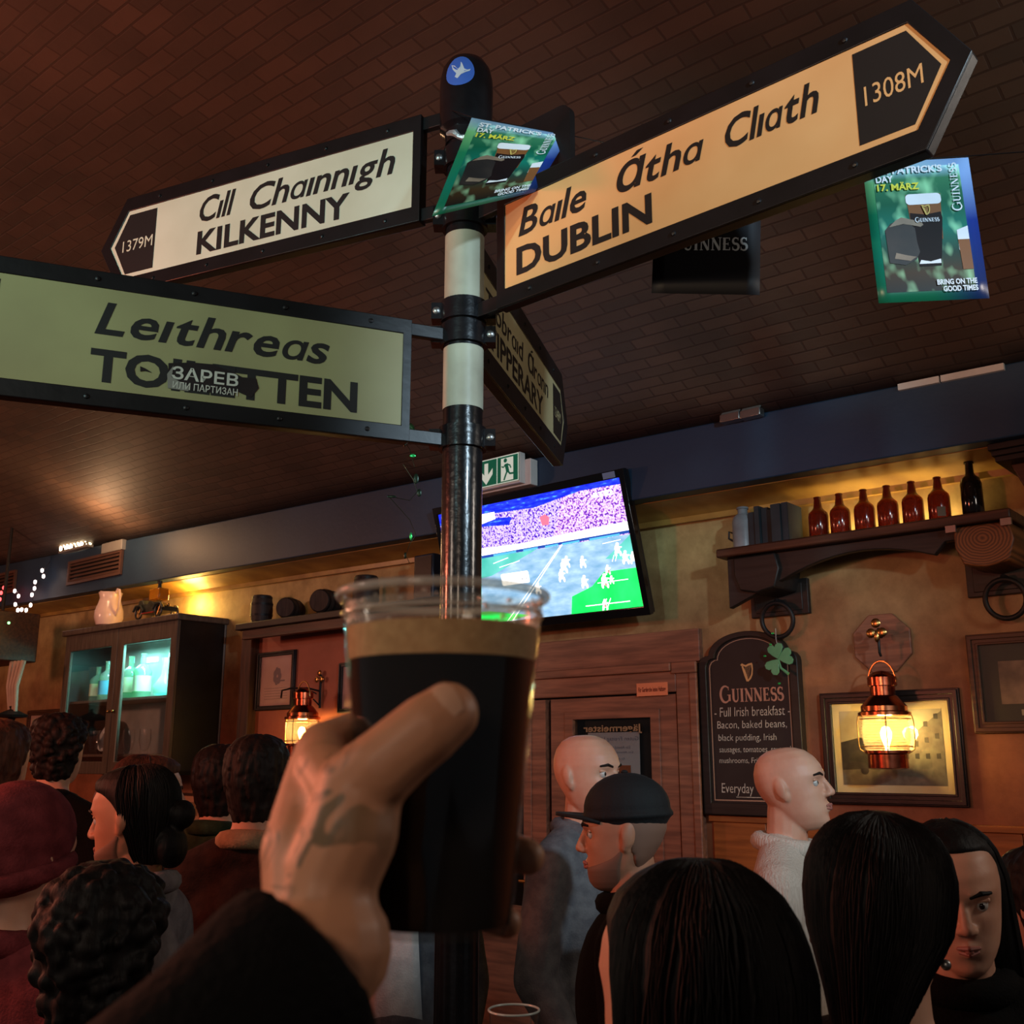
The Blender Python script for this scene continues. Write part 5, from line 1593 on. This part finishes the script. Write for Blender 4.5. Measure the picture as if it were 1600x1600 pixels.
def loft(levels, n=28, ex=2.25, dent=None):
    vs = []
    for z, f, b_, w in levels:
        yc = min(max(-.015, b_ * .3 + f * .3 - .01), f)
        for j in range(n):
            t = 2 * PI * j / n
            c, s_ = math.cos(t), math.sin(t)
            p = 2 / (ex if s_ > 0 else 2.0)
            x = w * math.copysign(abs(c) ** p, c)
            y = yc + ((f - yc) if s_ > 0 else (yc - b_)) * math.copysign(abs(s_) ** p, s_)
            v = Vector((x, y, z))
            vs.append(dent(v) if dent else v)
    k = len(levels)
    fs = [(i * n + j, i * n + (j + 1) % n, (i + 1) * n + (j + 1) % n, (i + 1) * n + j) for i in range(k - 1) for j in range(n)]
    return vs, fs + [tuple(range(n)), tuple((k - 1) * n + j for j in range(n))]

def face_dent(v):
    if v.y < .03:
        return v
    g = lambda x, z, sx_, sz: math.exp(-((abs(v.x) - x) / sx_) ** 2 - ((v.z - z) / sz) ** 2)
    d = -.013 * g(.031, .006, .016, .012) + .005 * g(.028, .027, .026, .009) + .004 * g(.048, -.022, .018, .018) + .004 * g(0, -.062, .022, .016) + .004 * g(0, -.1, .018, .012) - .003 * g(0, -.082, .02, .006)
    return v + Vector((0, d, 0))

def head_prims(mb, M, k, ears=True):
    def E_(c, r_, rot=None):
        n0 = len(mb.v)
        mb.ell(c, r_, rot, n=16)
        mb.xf(M, n0)
    def C_(a, b_, r0, r1):
        n0 = len(mb.v)
        mb.cone(a, b_, r0, r1, 12)
        mb.xf(M, n0)
    L = []
    for (z0, *a), (z1, *b_) in zip(HEADL, HEADL[1:]):
        for q in range(3):
            t = q / 3
            L.append((z0 + (z1 - z0) * t, *[x + (y - x) * t for x, y in zip(a, b_)]))
    L.append(HEADL[-1])
    n0 = len(mb.v)
    vs, fs = loft(L, 40, 2.2, face_dent)
    mb.add(vs, fs)
    mb.xf(M, n0)
    C_((0, .084, .016), (0, .101, -.024), .0075, .0115)
    for sx_ in (-1, 1):
        E_((sx_ * .0115, .091, -.029), (.0085, .011, .0075))
        if ears:
            E_((sx_ * .0765, -.022, .004), (.0075, .017, .029), Matrix.Rotation(sx_ * -.3, 3, 'Z') @ Matrix.Rotation(.18, 3, 'X'))
            E_((sx_ * .073, -.012, -.02), (.007, .01, .014))
        C_((0, .0865, -.056), (sx_ * .017, .081, -.058), .0065, .004)
        C_((0, .084, -.068), (sx_ * .015, .079, -.067), .0075, .004)

HAIRL = {
    'short': [(-.115, -.045, -.055, .03), (-.1, -.035, -.078, .047), (-.075, -.028, -.09, .058), (-.05, -.026, -.095, .064), (-.02, -.02, -.109, .075), (.005, -.008, -.116, .081), (.03, .02, -.119, .084), (.055, .055, -.118, .084), (.075, .082, -.112, .08), (.095, .083, -.101, .071), (.112, .062, -.082, .055), (.122, .03, -.06, .034), (.126, .005, -.035, .012)],
    'longer': [(-.34, -.03, -.115, .085), (-.28, -.01, -.12, .1), (-.18, .0, -.118, .1), (-.1, .01, -.116, .096), (-.04, .015, -.116, .093), (.005, .025, -.119, .091), (.03, .04, -.121, .09), (.055, .066, -.116, .083), (.075, .08, -.108, .077), (.095, .074, -.096, .065), (.112, .052, -.076, .047), (.123, .026, -.055, .028), (.127, .005, -.035, .012)],
    'up': [(-.3, -.06, -.1, .022), (-.2, -.06, -.115, .032), (-.14, -.055, -.118, .036), (-.09, -.045, -.122, .05), (-.05, -.035, -.13, .066), (-.01, -.01, -.135, .085), (.03, .02, -.135, .09), (.06, .06, -.13, .089), (.085, .082, -.118, .081), (.105, .074, -.1, .067), (.12, .045, -.078, .046), (.13, .005, -.045, .014)],
}
HAIRL['tied'] = HAIRL['curly'] = HAIRL['short']
HAIRL['long'] = [(z, {.03: .03, .055: .03, .075: .05, .095: .066}.get(z, f), b_, w) for z, f, b_, w in HAIRL['longer']]

def hair_point(style, u, a, e=0.0):
    """a point on the hair: u from 0 at the ends to 1 at the crown, a round the head"""
    L = HAIRL[style]
    q = u * (len(L) - 1)
    i = min(int(q), len(L) - 2)
    z, f, b_, w = [x + (y - x) * (q - i) for x, y in zip(L[i], L[i + 1])]
    yc = min(max(-.015, b_ * .3 + f * .3 - .01), f)
    c, s_ = math.cos(a), math.sin(a)
    return ((w + e) * c, yc + ((f - yc + e) if s_ > 0 else (yc - b_ + e)) * s_, z)

def hair_prims(mb, M, style):
    n0 = len(mb.v)
    L = [hl for hl in HAIRL[style]]
    vs, fs = loft(L, 36, 2.0)
    mb.add(vs, fs)
    rng = random.Random(len(style))
    if style == 'curly':
        for _ in range(420):
            a, u = rng.uniform(0, 2 * PI), rng.uniform(.1, 1)
            mb.ell(hair_point(style, u, a, rng.uniform(-.006, .008)), rng.uniform(.009, .016), n=8)
    if style == 'short':
        for _ in range(260):
            a, u = rng.uniform(.8 * PI, 2.2 * PI), rng.uniform(.08, .99)
            p0, p1 = hair_point(style, u, a, 0), hair_point(style, max(u - .12, 0), a + rng.uniform(-.15, .15), rng.uniform(.0, .007))
            mb.cone(p0, p1, .006, .004, 6)
    if style == 'tied':
        mb.ell((0, -.13, .0), (.034, .03, .034)).ell((0, -.1, -.07), (.05, .035, .05))
    mb.xf(M, n0)

def person(label, px, py, d, yaw, hair='short', hm=None, sk=None, top=None, hk=1.0, pitch=0.0, roll=0.0, turn=0.0, vox=.0065, beard=None, brow=True, legs=None, collar=None, stoop=0.0, hand=None):
    sk = sk or M_skin; top = top or M_kblack; hm = hm or M_hair; legs = legs or M_kjeans
    hc = at(px, py, d)
    kb = (hc.z - 0.0) / 1.635 * (1 + stoop)
    root_loc = Vector((hc.x, hc.y, 0))
    ry = -math.radians(yaw - turn)
    B = Matrix.Diagonal((kb, kb, kb, 1))
    HM = Matrix.Translation((0, 0, hc.z)) @ Matrix.Rotation(-math.radians(turn), 4, 'Z') @ Matrix.Rotation(math.radians(roll), 4, 'Y') @ RX(math.radians(pitch)) @ Matrix.Scale(hk, 4)
    mb = MB()
    head_prims(mb, HM, hk, ears=hair not in ('long', 'longer'))
    n0 = len(mb.v)
    neck0 = Vector((0, -.02 * hk, hc.z - .05 * hk))
    sb = 1.635 * kb
    mb.cone((0, -.022, hc.z - .05 * hk), (0, -.03, 1.42 * kb), .054, .06, 14)
    body(mb, kb, 0, hand)
    p = mb.build('person', sk, None, remesh=vox, smooth=4)
    p.location = root_loc; p.rotation_euler = (0, 0, ry)
    tag(p, label, 'person')
    # clothes
    mb = MB(); body_top(mb, kb, .016, hand)
    g = mb.build('top_garment', top, p, remesh=.011, smooth=3)
    mb = MB(); body_legs(mb, kb, .014)
    mb.build('trousers', legs, p, remesh=.013, smooth=3)
    for sx_ in (-1, 1):
        MB().cone((sx_ * .1 * kb, -.04, .045), (sx_ * .112 * kb, .15, .035), .05, .04).box(sx_ * .106 * kb - .045, sx_ * .106 * kb + .045, -.08, .17, 0, .03).build('shoe', M_shoe, p, remesh=.008, smooth=3)
    if hair == 'up':
        for sx_ in (-1, 1):
            MB().ell((sx_ * .079, -.018, -.04), .0065, n=10).xf(HM).build('earring', M_steel, p)
    collar = collar or top
    if collar:
        MB().tube([(.07 * math.cos(2 * PI * k / 20), -.03 + .074 * math.sin(2 * PI * k / 20), 1.482 * kb + .012 * math.sin(2 * PI * k / 20 + PI)) for k in range(20)], .026, 10, closed=True).build('collar', collar, p)
    # face parts
    if brow:
        for sx_ in (-1, 1):
            e = MB().ell((sx_ * .031, .0655, .006), .0118, n=12)
            e.ell((sx_ * .031, .0741, .006), (.0055, .004, .0058), n=10, m=1)
            e.xf(HM).build('eye', [M_eye, M_iris], p)
            MB().cone((sx_ * .014, .089, .025), (sx_ * .031, .0865, .03), .0035, .0042, 8).cone((sx_ * .031, .0865, .03), (sx_ * .048, .073, .027), .0042, .0028, 8).xf(HM).build('eyebrow', M_hairb if hair == 'bald' else hm, p)
            MB().cone((sx_ * .02, .0735, .0145), (sx_ * .042, .069, .0145), .0045, .0045, 8).xf(HM).build('eyelid', sk, p)
        lp = MB().cone((-.017, .0845, -.0585), (0, .0925, -.057), .003, .0048, 8).cone((0, .0925, -.057), (.017, .0845, -.0585), .0048, .003, 8).cone((-.014, .083, -.066), (0, .0905, -.067), .003, .005, 8).cone((0, .0905, -.067), (.014, .083, -.066), .005, .003, 8)
        lp.ell((0, .0915, -.062), (.007, .0035, .007), n=10)
        lp.xf(HM).build('lips', M_lip, p)
    if beard:
        mb = MB()
        vs, fs = loft([(-.122, .058, .02, .02), (-.113, .074, .01, .034), (-.1, .0835, -.006, .046), (-.085, .086, -.012, .0555), (-.07, .0868, -.016, .0622), (-.055, .07, -.016, .066), (-.04, .04, -.016, .069), (-.02, .01, -.014, .0715), (-.005, .0, -.012, .0725)], 36, 2.2)
        mb.add(vs, fs)
        mb.xf(HM).build('beard', beard, p, remesh=.004, smooth=2)
    if hair in ('short', 'curly', 'tied', 'long', 'longer', 'bun', 'up'):
        mb = MB(); hair_prims(mb, HM, hair)
        h = mb.build('hair', hm, p, remesh=.005, smooth=1 if hair in ('curly', 'short') else 3)
        if hair in ('long', 'longer', 'tied', 'up', 'bun'):
            strands(h, HM, hm, p, hair)
    elif hair == 'bald':
        pass
    if hair == 'cap':
        mb = MB()
        mb.ell((0, -.016, .06), (.084, .103, .082), n=24)
        mb.tube([(.083 * math.cos(2 * PI * k / 24), -.016 + .102 * math.sin(2 * PI * k / 24), .045) for k in range(24)], .007, 8, closed=True)
        cp_ = mb.xf(HM).build('cap', M_capm, p, remesh=.005, smooth=3)
        br = MB()
        vs = []
        for j in range(7):
            for i in range(9):
                a = -1.0 + 2.0 * i / 8
                r0 = .095 + .075 * j / 6 * math.cos(a) ** .5
                vs.append((.083 * math.sin(a) * (1 + .05 * j / 6), -.016 + r0 * math.cos(a * .95) + .0, .048 - .012 * (i - 4) ** 2 / 16 + .002 * j))
        br.add(vs, [(j * 9 + i, j * 9 + i + 1, (j + 1) * 9 + i + 1, (j + 1) * 9 + i) for j in range(6) for i in range(8)])
        b = br.xf(HM).build('brim', M_capm, cp_)
        q = b.modifiers.new('s', 'SOLIDIFY'); q.thickness = .008
        MB().ell((0, -.016, .143), (.009, .009, .005), n=10).xf(HM).build('cap_button', M_capm, cp_)
        mb = MB().add(*loft([(-.085, -.035, -.045, .035), (-.07, -.03, -.0545, .05), (-.05, -.03, -.069, .0655), (-.02, -.024, -.091, .073), (.01, -.02, -.1055, .0765), (.04, -.0, -.108, .078)], 30, 2.0))
        mb.xf(HM).build('hair', M_stub, p, remesh=.006, smooth=3)
    if hair == 'beanie':
        mb = MB().ell((0, -.02, .05), (.09, .106, .095), n=24).ell((0, -.03, .0), (.087, .098, .06), n=20)
        mb.xf(HM).build('beanie', M_kred, p, remesh=.006, smooth=3)
        MB().tube([(.088 * math.cos(2 * PI * k / 28), -.028 + .1 * math.sin(2 * PI * k / 28), -.012 + .02 * math.sin(2 * PI * k / 28)) for k in range(28)], .016, 10, closed=True).xf(HM).build('beanie_cuff', M_kred, p)
    return p, HM
M_capm = mat('black_cap_cloth', lin(13, 15, 16), .8, bump=.15, bscale=150)

def strands(h, HM, hm, p, style):
    """combed locks lying over the hair"""
    rng = random.Random(3)
    mb = MB()
    back = style in ('up', 'tied', 'short')
    for i in range(170):
        a = rng.uniform(.98 * PI, 2.02 * PI) if back else rng.uniform(.9 * PI, 2.1 * PI)
        u0, u1 = rng.uniform(.0, .3), rng.uniform(.86, 1)
        w = rng.uniform(-.12, .12)
        pts = [hair_point(style, u1 + (u0 - u1) * t / 12, a + w * (t / 12) ** 2 + .02 * math.sin(t * 1.3 + i), .0005) for t in range(13)]
        mb.tube(pts, [.0006] + [.0026] * 11 + [.0006], 4)
    mb.xf(HM).build('hair_lock', hm, h)

def arm_pts(k, sx_, hand):
    sh = Vector((sx_ * .178, -.015, 1.385)) * k
    if hand and sx_ == hand[0]:
        return sh, Vector(hand[1]), Vector(hand[2])
    return sh, Vector((sx_ * .235, -.03, 1.10)) * k, Vector((sx_ * .21, .09, .9)) * k

def body(mb, k, g, hand):
    S_ = lambda *a: tuple(x * k for x in a)
    mb.cone(S_(-.14, -.02, 1.395), S_(.14, -.02, 1.395), .055 * k, .055 * k)
    for sx_ in (-1, 1):
        mb.cone(S_(sx_ * .015, -.035, 1.485), S_(sx_ * .13, -.025, 1.405), .045 * k, .052 * k)
    mb.ell(S_(0, -.005, 1.25), S_(.165, .11, .2), n=20)
    mb.ell(S_(0, 0, 1.06), S_(.148, .105, .18), n=20)
    mb.ell(S_(0, -.01, .92), S_(.165, .112, .13), n=20)
    for sx_ in (-1, 1):
        a, b, c = arm_pts(k, sx_, hand)
        mb.cone(a, b, .05 * k, .04 * k)
        mb.cone(b, c, .04 * k, .028 * k)
        dr = (c - b).normalized()
        sd = Vector((1, 0, 0)) if abs(dr.x) < .8 else Vector((0, 1, 0))
        sd = (sd - dr * sd.dot(dr)).normalized()
        pal = c + dr * .055
        mb.cone(c + dr * .015 - sd * .012, pal + dr * .02 - sd * .02, .02, .016).cone(c + dr * .015 + sd * .012, pal + dr * .02 + sd * .02, .02, .016)
        up = dr.cross(sd)
        for f in range(4):
            o_ = sd * (-.03 + .02 * f)
            L_ = (.062, .074, .07, .055)[f]
            q0 = pal + dr * .025 + o_
            q1 = q0 + dr * L_ * .5 - up * .012
            q2 = q1 + dr * L_ * .35 - up * .028
            mb.cone(q0, q1, .0095, .0085, 8).cone(q1, q2, .0085, .007, 8)
        mb.cone(c + dr * .02 + sd * .02 * -sx_, c + dr * .07 + sd * .048 * -sx_ - up * .015, .014, .0105, 8)
        mb.cone(S_(sx_ * .09, 0, .9), S_(sx_ * .1, .02, .49), .085 * k, .056 * k)
        mb.cone(S_(sx_ * .1, .02, .49), S_(sx_ * .1, -.02, .09), .056 * k, .04 * k)
        mb.cone((sx_ * .1 * k, -.03, .05), (sx_ * .112 * k, .13, .035), .042, .033)

def body_top(mb, k, g, hand):
    S_ = lambda *a: tuple(x * k for x in a)
    mb.cone(S_(-.145, -.02, 1.392), S_(.145, -.02, 1.392), .058 * k + g, .058 * k + g)
    for sx_ in (-1, 1):
        mb.cone(S_(sx_ * .02, -.038, 1.462), S_(sx_ * .14, -.026, 1.4), .048 * k + g, .054 * k + g)
    mb.ell(S_(0, -.005, 1.25), tuple(v * k + g for v in (.17, .115, .21)), n=20)
    mb.ell(S_(0, 0, 1.06), tuple(v * k + g for v in (.158, .112, .2)), n=20)
    mb.lathe([(.155 * k + g, .86 * k), (.16 * k + g, .88 * k), (.158 * k + g, 1.02 * k), (.1 * k, 1.1 * k)], 24, M=Matrix.Diagonal((1.05, .74, 1)))
    for sx_ in (-1, 1):
        a, b, c = arm_pts(k, sx_, hand)
        mb.cone(a, b, .054 * k + g, .046 * k + g)
        mb.cone(b, c.lerp(b, .06), .046 * k + g, .034 * k + g * .7)

def body_legs(mb, k, g):
    S_ = lambda *a: tuple(x * k for x in a)
    mb.ell(S_(0, -.01, .92), tuple(v * k + g for v in (.165, .112, .13)), n=18)
    for sx_ in (-1, 1):
        mb.cone(S_(sx_ * .09, 0, .9), S_(sx_ * .1, .02, .49), .086 * k + g, .062 * k + g)
        mb.cone(S_(sx_ * .1, .02, .49), S_(sx_ * .1, -.02, .1), .062 * k + g, .052 * k + g)

# ---- the crowd
person('person in a maroon beanie seen from behind at the edge of the crowd', 38, 1348, 2.15, 25, 'beanie', top=M_kred, vox=.009, brow=False, hk=1.08)
person('person with reddish hair behind the maroon beanie', -4, 1198, 3.0, 5, 'short', M_hairr, top=M_kbrown, vox=.01, brow=False)
person('person with dark tousled hair and black jacket seen from behind near the glass cabinet', 94, 1174, 3.9, 12, 'curly', M_hairb, top=M_kblack, vox=.01, brow=False)
person('person with reddish brown hair in profile behind the bearded person in grey hoodie', 234, 1246, 3.4, 66, 'tied', M_hairr, top=M_kbrown, vox=.005, hk=1.04)
person('bearded person in grey hoodie with dark hair tied back, in profile', 205, 1281, 2.6, -80, 'tied', M_hair, M_skin2, M_khood, vox=.0042, pitch=-6, beard=M_stub, collar=M_khood)
person('person with dark hair and green jacket seen from behind', 348, 1224, 3.8, 20, 'short', M_hairb, top=M_kgreen, vox=.01, brow=False, hk=1.04)
person('person with dark hair, beige collar and brown jacket seen from behind', 404, 1222, 3.0, 8, 'short', M_hairb, top=M_kbrown, vox=.009, brow=False, collar=M_kcream)
person('person with black curly hair and black jacket close to the raised arm', 162, 1488, 1.75, 5, 'curly', M_hair, top=M_kblack, vox=.01, brow=False)
pw, _ = person('person in white shirt and grey jacket standing behind the beer cup', 628, 1268, 3.5, 178, 'short', M_hairb, top=M_kgrey, vox=.008)
mb = MB()
gv = []
for j in range(11):
    z = .93 + .047 * j
    for i in range(7):
        x = (i - 3) / 3 * (.085 - .003 * j)
        yy = max(.145 * math.sqrt(max(0, 1 - ((z - 1.2) / .36) ** 2)), .1) * math.sqrt(1 - (x / .21) ** 2)
        gv.append((x, yy + .004, z))
mb.add(gv, [(j * 7 + i, j * 7 + i + 1, (j + 1) * 7 + i + 1, (j + 1) * 7 + i) for j in range(10) for i in range(6)])
o = mb.build('shirt_front', M_kwhite, pw)
q = o.modifiers.new('s', 'SOLIDIFY'); q.thickness = .012
person('bald person in grey jacket looking over the black capped person', 920, 1214, 3.35, 128, 'bald', sk=M_skin, top=M_kgrey, vox=.0042, collar=M_kgrey, pitch=2, hk=1.1)
person('person in black baseball cap with stubble, in profile', 972, 1305, 2.68, -78, 'cap', sk=M_skin2, top=M_kblack, vox=.0042, beard=M_stub, pitch=-3, hk=1.04)
person('bald person in cream knitted sweater looking up beside the chalkboard', 1240, 1232, 3.1, 116, 'bald', sk=M_skin, top=M_kbeige, vox=.0042, pitch=9, collar=M_kbeige)
person('person with long black shiny hair seen from behind near the camera', 1080, 1572, 1.0, -32, 'longer', M_hair, top=M_kblack, vox=.0065, hk=.98, brow=False)
person('person with black hair pinned up and small earrings seen from behind', 1378, 1432, 1.42, 30, 'up', M_hair, top=M_kblack, vox=.0065, hk=1.0, brow=False, roll=6)
person('person with long black hair facing the camera behind the person with pinned hair', 1494, 1402, 1.95, 196, 'long', M_hair, M_skin, M_kblack, vox=.0042, pitch=-10, roll=4)
person('person with dark hair cut off by the edge beside the long haired person', 1632, 1420, 2.3, -20, 'short', M_hairb, top=M_kblack, vox=.009, brow=False)
# ================================================================ cup of stout held up in a tattooed hand
CD_ = .49
cr, cbm = at(688, 934, CD_), at(690, 1464, CD_)
CX, CY = (cr.x + cbm.x) / 2, CD_
ZR, ZB = cr.z, cbm.z
CHH = ZR - ZB
RT, RB = .0468, .0315
cup = thing('plastic_cup', 'clear plastic cup of dark stout with tan head held up in front of the signpost', 'cup', (CX, CY, ZB))
def crad(z):
    return RB + (RT - RB) * z / CHH
M_pet = glassy('clear_plastic', (.96, .96, .94, 1), .08, 1.3, .012)
MB().lathe([(.001, .003), (RB - .002, .002), (RB, .006)] + [(crad(CHH * k / 12), CHH * k / 12) for k in range(1, 13)], 56, caps=False).build('wall', M_pet, cup)
M_rim = glassy('plastic_rim', (.9, .88, .82, 1), .1, 1.6, .32)
MB().tube([((RT + .0012) * math.cos(2 * PI * k / 56), (RT + .0012) * math.sin(2 * PI * k / 56), CHH) for k in range(56)], .0021, 10, closed=True).build('rim', M_rim, cup)
MB().tube([((crad(CHH - .009) + .0004) * math.cos(2 * PI * k / 56), (crad(CHH - .009) + .0004) * math.sin(2 * PI * k / 56), CHH - .009) for k in range(56)], .0008, 6, closed=True).build('ridge', M_rim, cup)
ZF, ZQ = CHH - .0155, CHH - .0300          # top and bottom of the head
M_stout = mat('dark_stout', lin(16, 11, 10), .08, col2=lin(12, 8, 8))
M_head = mat('tan_beer_head', lin(196, 160, 112), .8, col2=lin(180, 142, 96), scale=200, bump=.1)
e = .0009
MB().lathe([(.001, .006)] + [(crad(z) - e, z) for z in [.006 + (ZQ - .006) * k / 8 for k in range(9)]] + [(.001, ZQ)], 56).build('stout', M_stout, cup)
MB().lathe([(.001, ZQ + .0002)] + [(crad(z) - e, z) for z in [ZQ + .0002 + (ZF - ZQ) * k / 3 for k in range(4)]] + [(crad(ZF) * .9, ZF + .001), (.001, ZF + .0014)], 56).build('beer_head', M_head, cup)
M_film = glassy('foam_residue', (.95, .93, .88, 1), .3, 1.1, .2)
MB().lathe([(crad(z) - .0011, z) for z in (ZF + .0015, ZF + .006, CHH - .0045)], 56, caps=False).build('foam_film', M_film, cup)
# droplets clinging above the head
rng = random.Random(5)
dp = MB()
for _ in range(60):
    a = rng.uniform(0, 2 * PI); z = rng.uniform(ZF + .002, CHH - .003)
    dp.ell(((crad(z) - .0008) * math.cos(a), (crad(z) - .0008) * math.sin(a), z), (rng.uniform(.0006, .0014),) * 3, n=6)
dp.build('droplet', M_rim, cup)['kind'] = 'stuff'

# ---- the hand: thumb on the near side, fingers round the back
M_tskin = skin('tattooed_skin', lin(196, 142, 108), lin(180, 124, 92))
nn, ll, bs = nodes_of(M_tskin)
link = [l for l in ll if l.to_node == bs and l.to_socket.name == 'Base Color'][0]
src = link.from_socket
tc = nn.new('ShaderNodeTexCoord'); wv = nn.new('ShaderNodeTexNoise'); wv.inputs['Scale'].default_value = 62; wv.inputs['Detail'].default_value = 1.0; wv.inputs['Distortion'].default_value = 1.2
ll.new(tc.outputs['Object'], wv.inputs['Vector'])
r_ = nn.new('ShaderNodeValToRGB'); r_.color_ramp.elements[0].position = .53; r_.color_ramp.elements[1].position = .6
r_.color_ramp.elements[0].color = (0, 0, 0, 1); r_.color_ramp.elements[1].color = (1, 1, 1, 1)
ll.new(wv.outputs[0], r_.inputs[0])
HO = at(500, 1330, .43)           # the hand's origin on the back of the hand
vd = nn.new('ShaderNodeVectorMath'); vd.operation = 'DISTANCE'
ll.new(tc.outputs['Object'], vd.inputs[0]); vd.inputs[1].default_value = tuple(at(492, 1275, .43) - HO)
mr = nn.new('ShaderNodeMapRange'); mr.inputs[1].default_value = .024; mr.inputs[2].default_value = .038; mr.inputs[3].default_value = .8; mr.inputs[4].default_value = 0
ll.new(vd.outputs['Value'], mr.inputs[0])
mm = nn.new('ShaderNodeMath'); mm.operation = 'MULTIPLY'; ll.new(r_.outputs[0], mm.inputs[0]); ll.new(mr.outputs[0], mm.inputs[1])
mx = nn.new('ShaderNodeMix'); mx.data_type = 'RGBA'; mx.inputs[7].default_value = lin(78, 74, 48)
ll.new(mm.outputs[0], mx.inputs[0]); ll.new(src, mx.inputs[6]); ll.new(mx.outputs[2], bs.inputs['Base Color'])

def cyl(th, y, ex=.0):
    """a point round the cup: angle th (camera side -90), at picture height y, ex outside the wall"""
    zz = at(690, y, CD_).z - ZB
    r1 = crad(zz) + ex
    t = math.radians(th)
    return Vector((CX + r1 * math.cos(t), CY + r1 * math.sin(t), ZB + zz))
hb_ = MB()
def chain(pts, rs):
    for i in range(len(pts) - 1):
        hb_.cone(pts[i], pts[i + 1], rs[i], rs[i + 1], 14)
WR = at(506, 1482, .425)
# thumb, lying up across the near side
t_tip, t_ip, t_mcp, t_cmc = at(700, 1115, .426), at(632, 1168, .424), at(562, 1232, .43), at(514, 1375, .428)
chain([t_tip, at(668, 1139, .424), t_ip, at(596, 1200, .425), t_mcp, at(548, 1300, .427), t_cmc, WR], [.0126, .014, .0142, .0152, .0172, .0188, .0188, .021])
# back of the hand
k_i, k_m, k_r, k_p = at(505, 1172, .475), at(488, 1240, .50), at(500, 1320, .515), at(520, 1400, .515)
chain([WR, at(482, 1330, .44), k_i], [.0225, .0175, .0125])
chain([WR, at(452, 1335, .445), at(478, 1225, .475)], [.023, .0120, .0105])
chain([WR, at(467, 1332, .441), at(492, 1200, .47)], [.0215, .0155, .0118])
chain([WR, at(500, 1340, .465), k_m], [.022, .019, .013])
chain([WR, k_r], [.022, .0125])
chain([WR, k_p], [.021, .0125])
chain([at(545, 1250, .43), at(508, 1200, .455), k_i], [.0135, .0125, .0115])
chain([at(550, 1300, .43), at(500, 1270, .45), k_m], [.015, .016, .012])
# fingers
chain([k_i, cyl(150, 1140, .0085), cyl(105, 1120, .0085), cyl(62, 1130, .008)], [.0125, .0098, .009, .0078])
chain([k_m, cyl(150, 1225, .009), cyl(90, 1215, .009), cyl(66, 1228, .0085), cyl(50, 1235, .0075)], [.013, .0105, .0098, .009, .008])
chain([k_r, cyl(150, 1325, .009), cyl(88, 1325, .009), cyl(54, 1335, .0095), cyl(28, 1345, .0095)], [.0125, .0105, .0098, .0092, .0085])
chain([k_p, cyl(150, 1425, .009), cyl(88, 1430, .009), cyl(60, 1445, .0085), cyl(40, 1455, .0068)], [.0125, .0098, .009, .0082, .0072])
# forearm and upper arm
EL, SHD = Vector((-.27, .27, 1.45)), Vector((-.24, -.06, 1.45))
chain([WR, WR.lerp(EL, .3), WR.lerp(EL, .7), EL, SHD], [.026, .03, .04, .042, .05])
hd = hb_.xf(Matrix.Translation(-HO))
hand = hd.build('person', M_tskin, None, remesh=.0016, smooth=6)
hand.location = HO
tag(hand, "photographer's raised arm in black sleeve, tattooed hand gripping the beer cup", 'person')
# thumbnail
nail = MB()
ax = (t_tip - t_ip).normalized()
vw = (Vector((0, 0, HC)) - t_tip).normalized()
nr = (vw + Vector((-.45, 0, .35))).normalized()
nr = (nr - ax * nr.dot(ax)).normalized()
sd = ax.cross(nr)
vs = []
for j in range(7):
    for i in range(7):
        a = (i - 3) / 3
        w_ = .0078 * (1 - .25 * (j / 6) ** 3)
        an = a * .75
        tt_ = -.0105 + .0175 * j / 6 * (1 - .1 * a * a)
        c = t_tip + ax * tt_ - HO
        rr = .0128 * (math.sqrt(1 - (tt_ / .0135) ** 2) if tt_ > 0 else 1)
        vs.append(c + nr * (rr * math.cos(an)) + sd * (rr * math.sin(an) * .95))
nail.add(vs, [(j * 7 + i, j * 7 + i + 1, (j + 1) * 7 + i + 1, (j + 1) * 7 + i) for j in range(6) for i in range(6)])
o = nail.build('thumbnail', mat('fingernail', lin(208, 162, 134), .25), hand)
# sleeve
sl = MB()
cu = WR.lerp(EL, .1)
D_ = (EL - WR).normalized()
prof = []
mb = MB()
q0 = WR + D_ * .006
mb.cone(q0 + D_ * .03, WR.lerp(EL, .5), .036, .048, 18).cone(WR.lerp(EL, .5), EL, .048, .058, 18).cone(EL, SHD, .058, .07, 18)
mb.tube([q0 - D_ * .0, q0 + D_ * .012, q0 + D_ * .04], [.0365, .038, .037], 20)
mb.xf(Matrix.Translation(-HO)).build('sleeve', M_kblack, hand, remesh=.004, smooth=3)

# ---- the second cup on the bar table
s2 = at(803, 1576, 2.02)
TZ1 = TZ
c2 = thing('plastic_cup', 'empty plastic cup standing on the bar table', 'cup', (s2.x, s2.y, TZ1))
h2 = s2.z - TZ1
MB().lathe([(.001, .002), (.03, .002), (.032, .006), (.044, h2 - .004)], 32, caps=False).build('wall', M_pet, c2)
MB().tube([(.0448 * math.cos(2 * PI * k / 32), .0448 * math.sin(2 * PI * k / 32), h2 - .002) for k in range(32)], .002, 8, closed=True).build('rim', mat('pale_plastic_rim', lin(190, 205, 200), .3), c2)
# shirt front of the person behind the cup
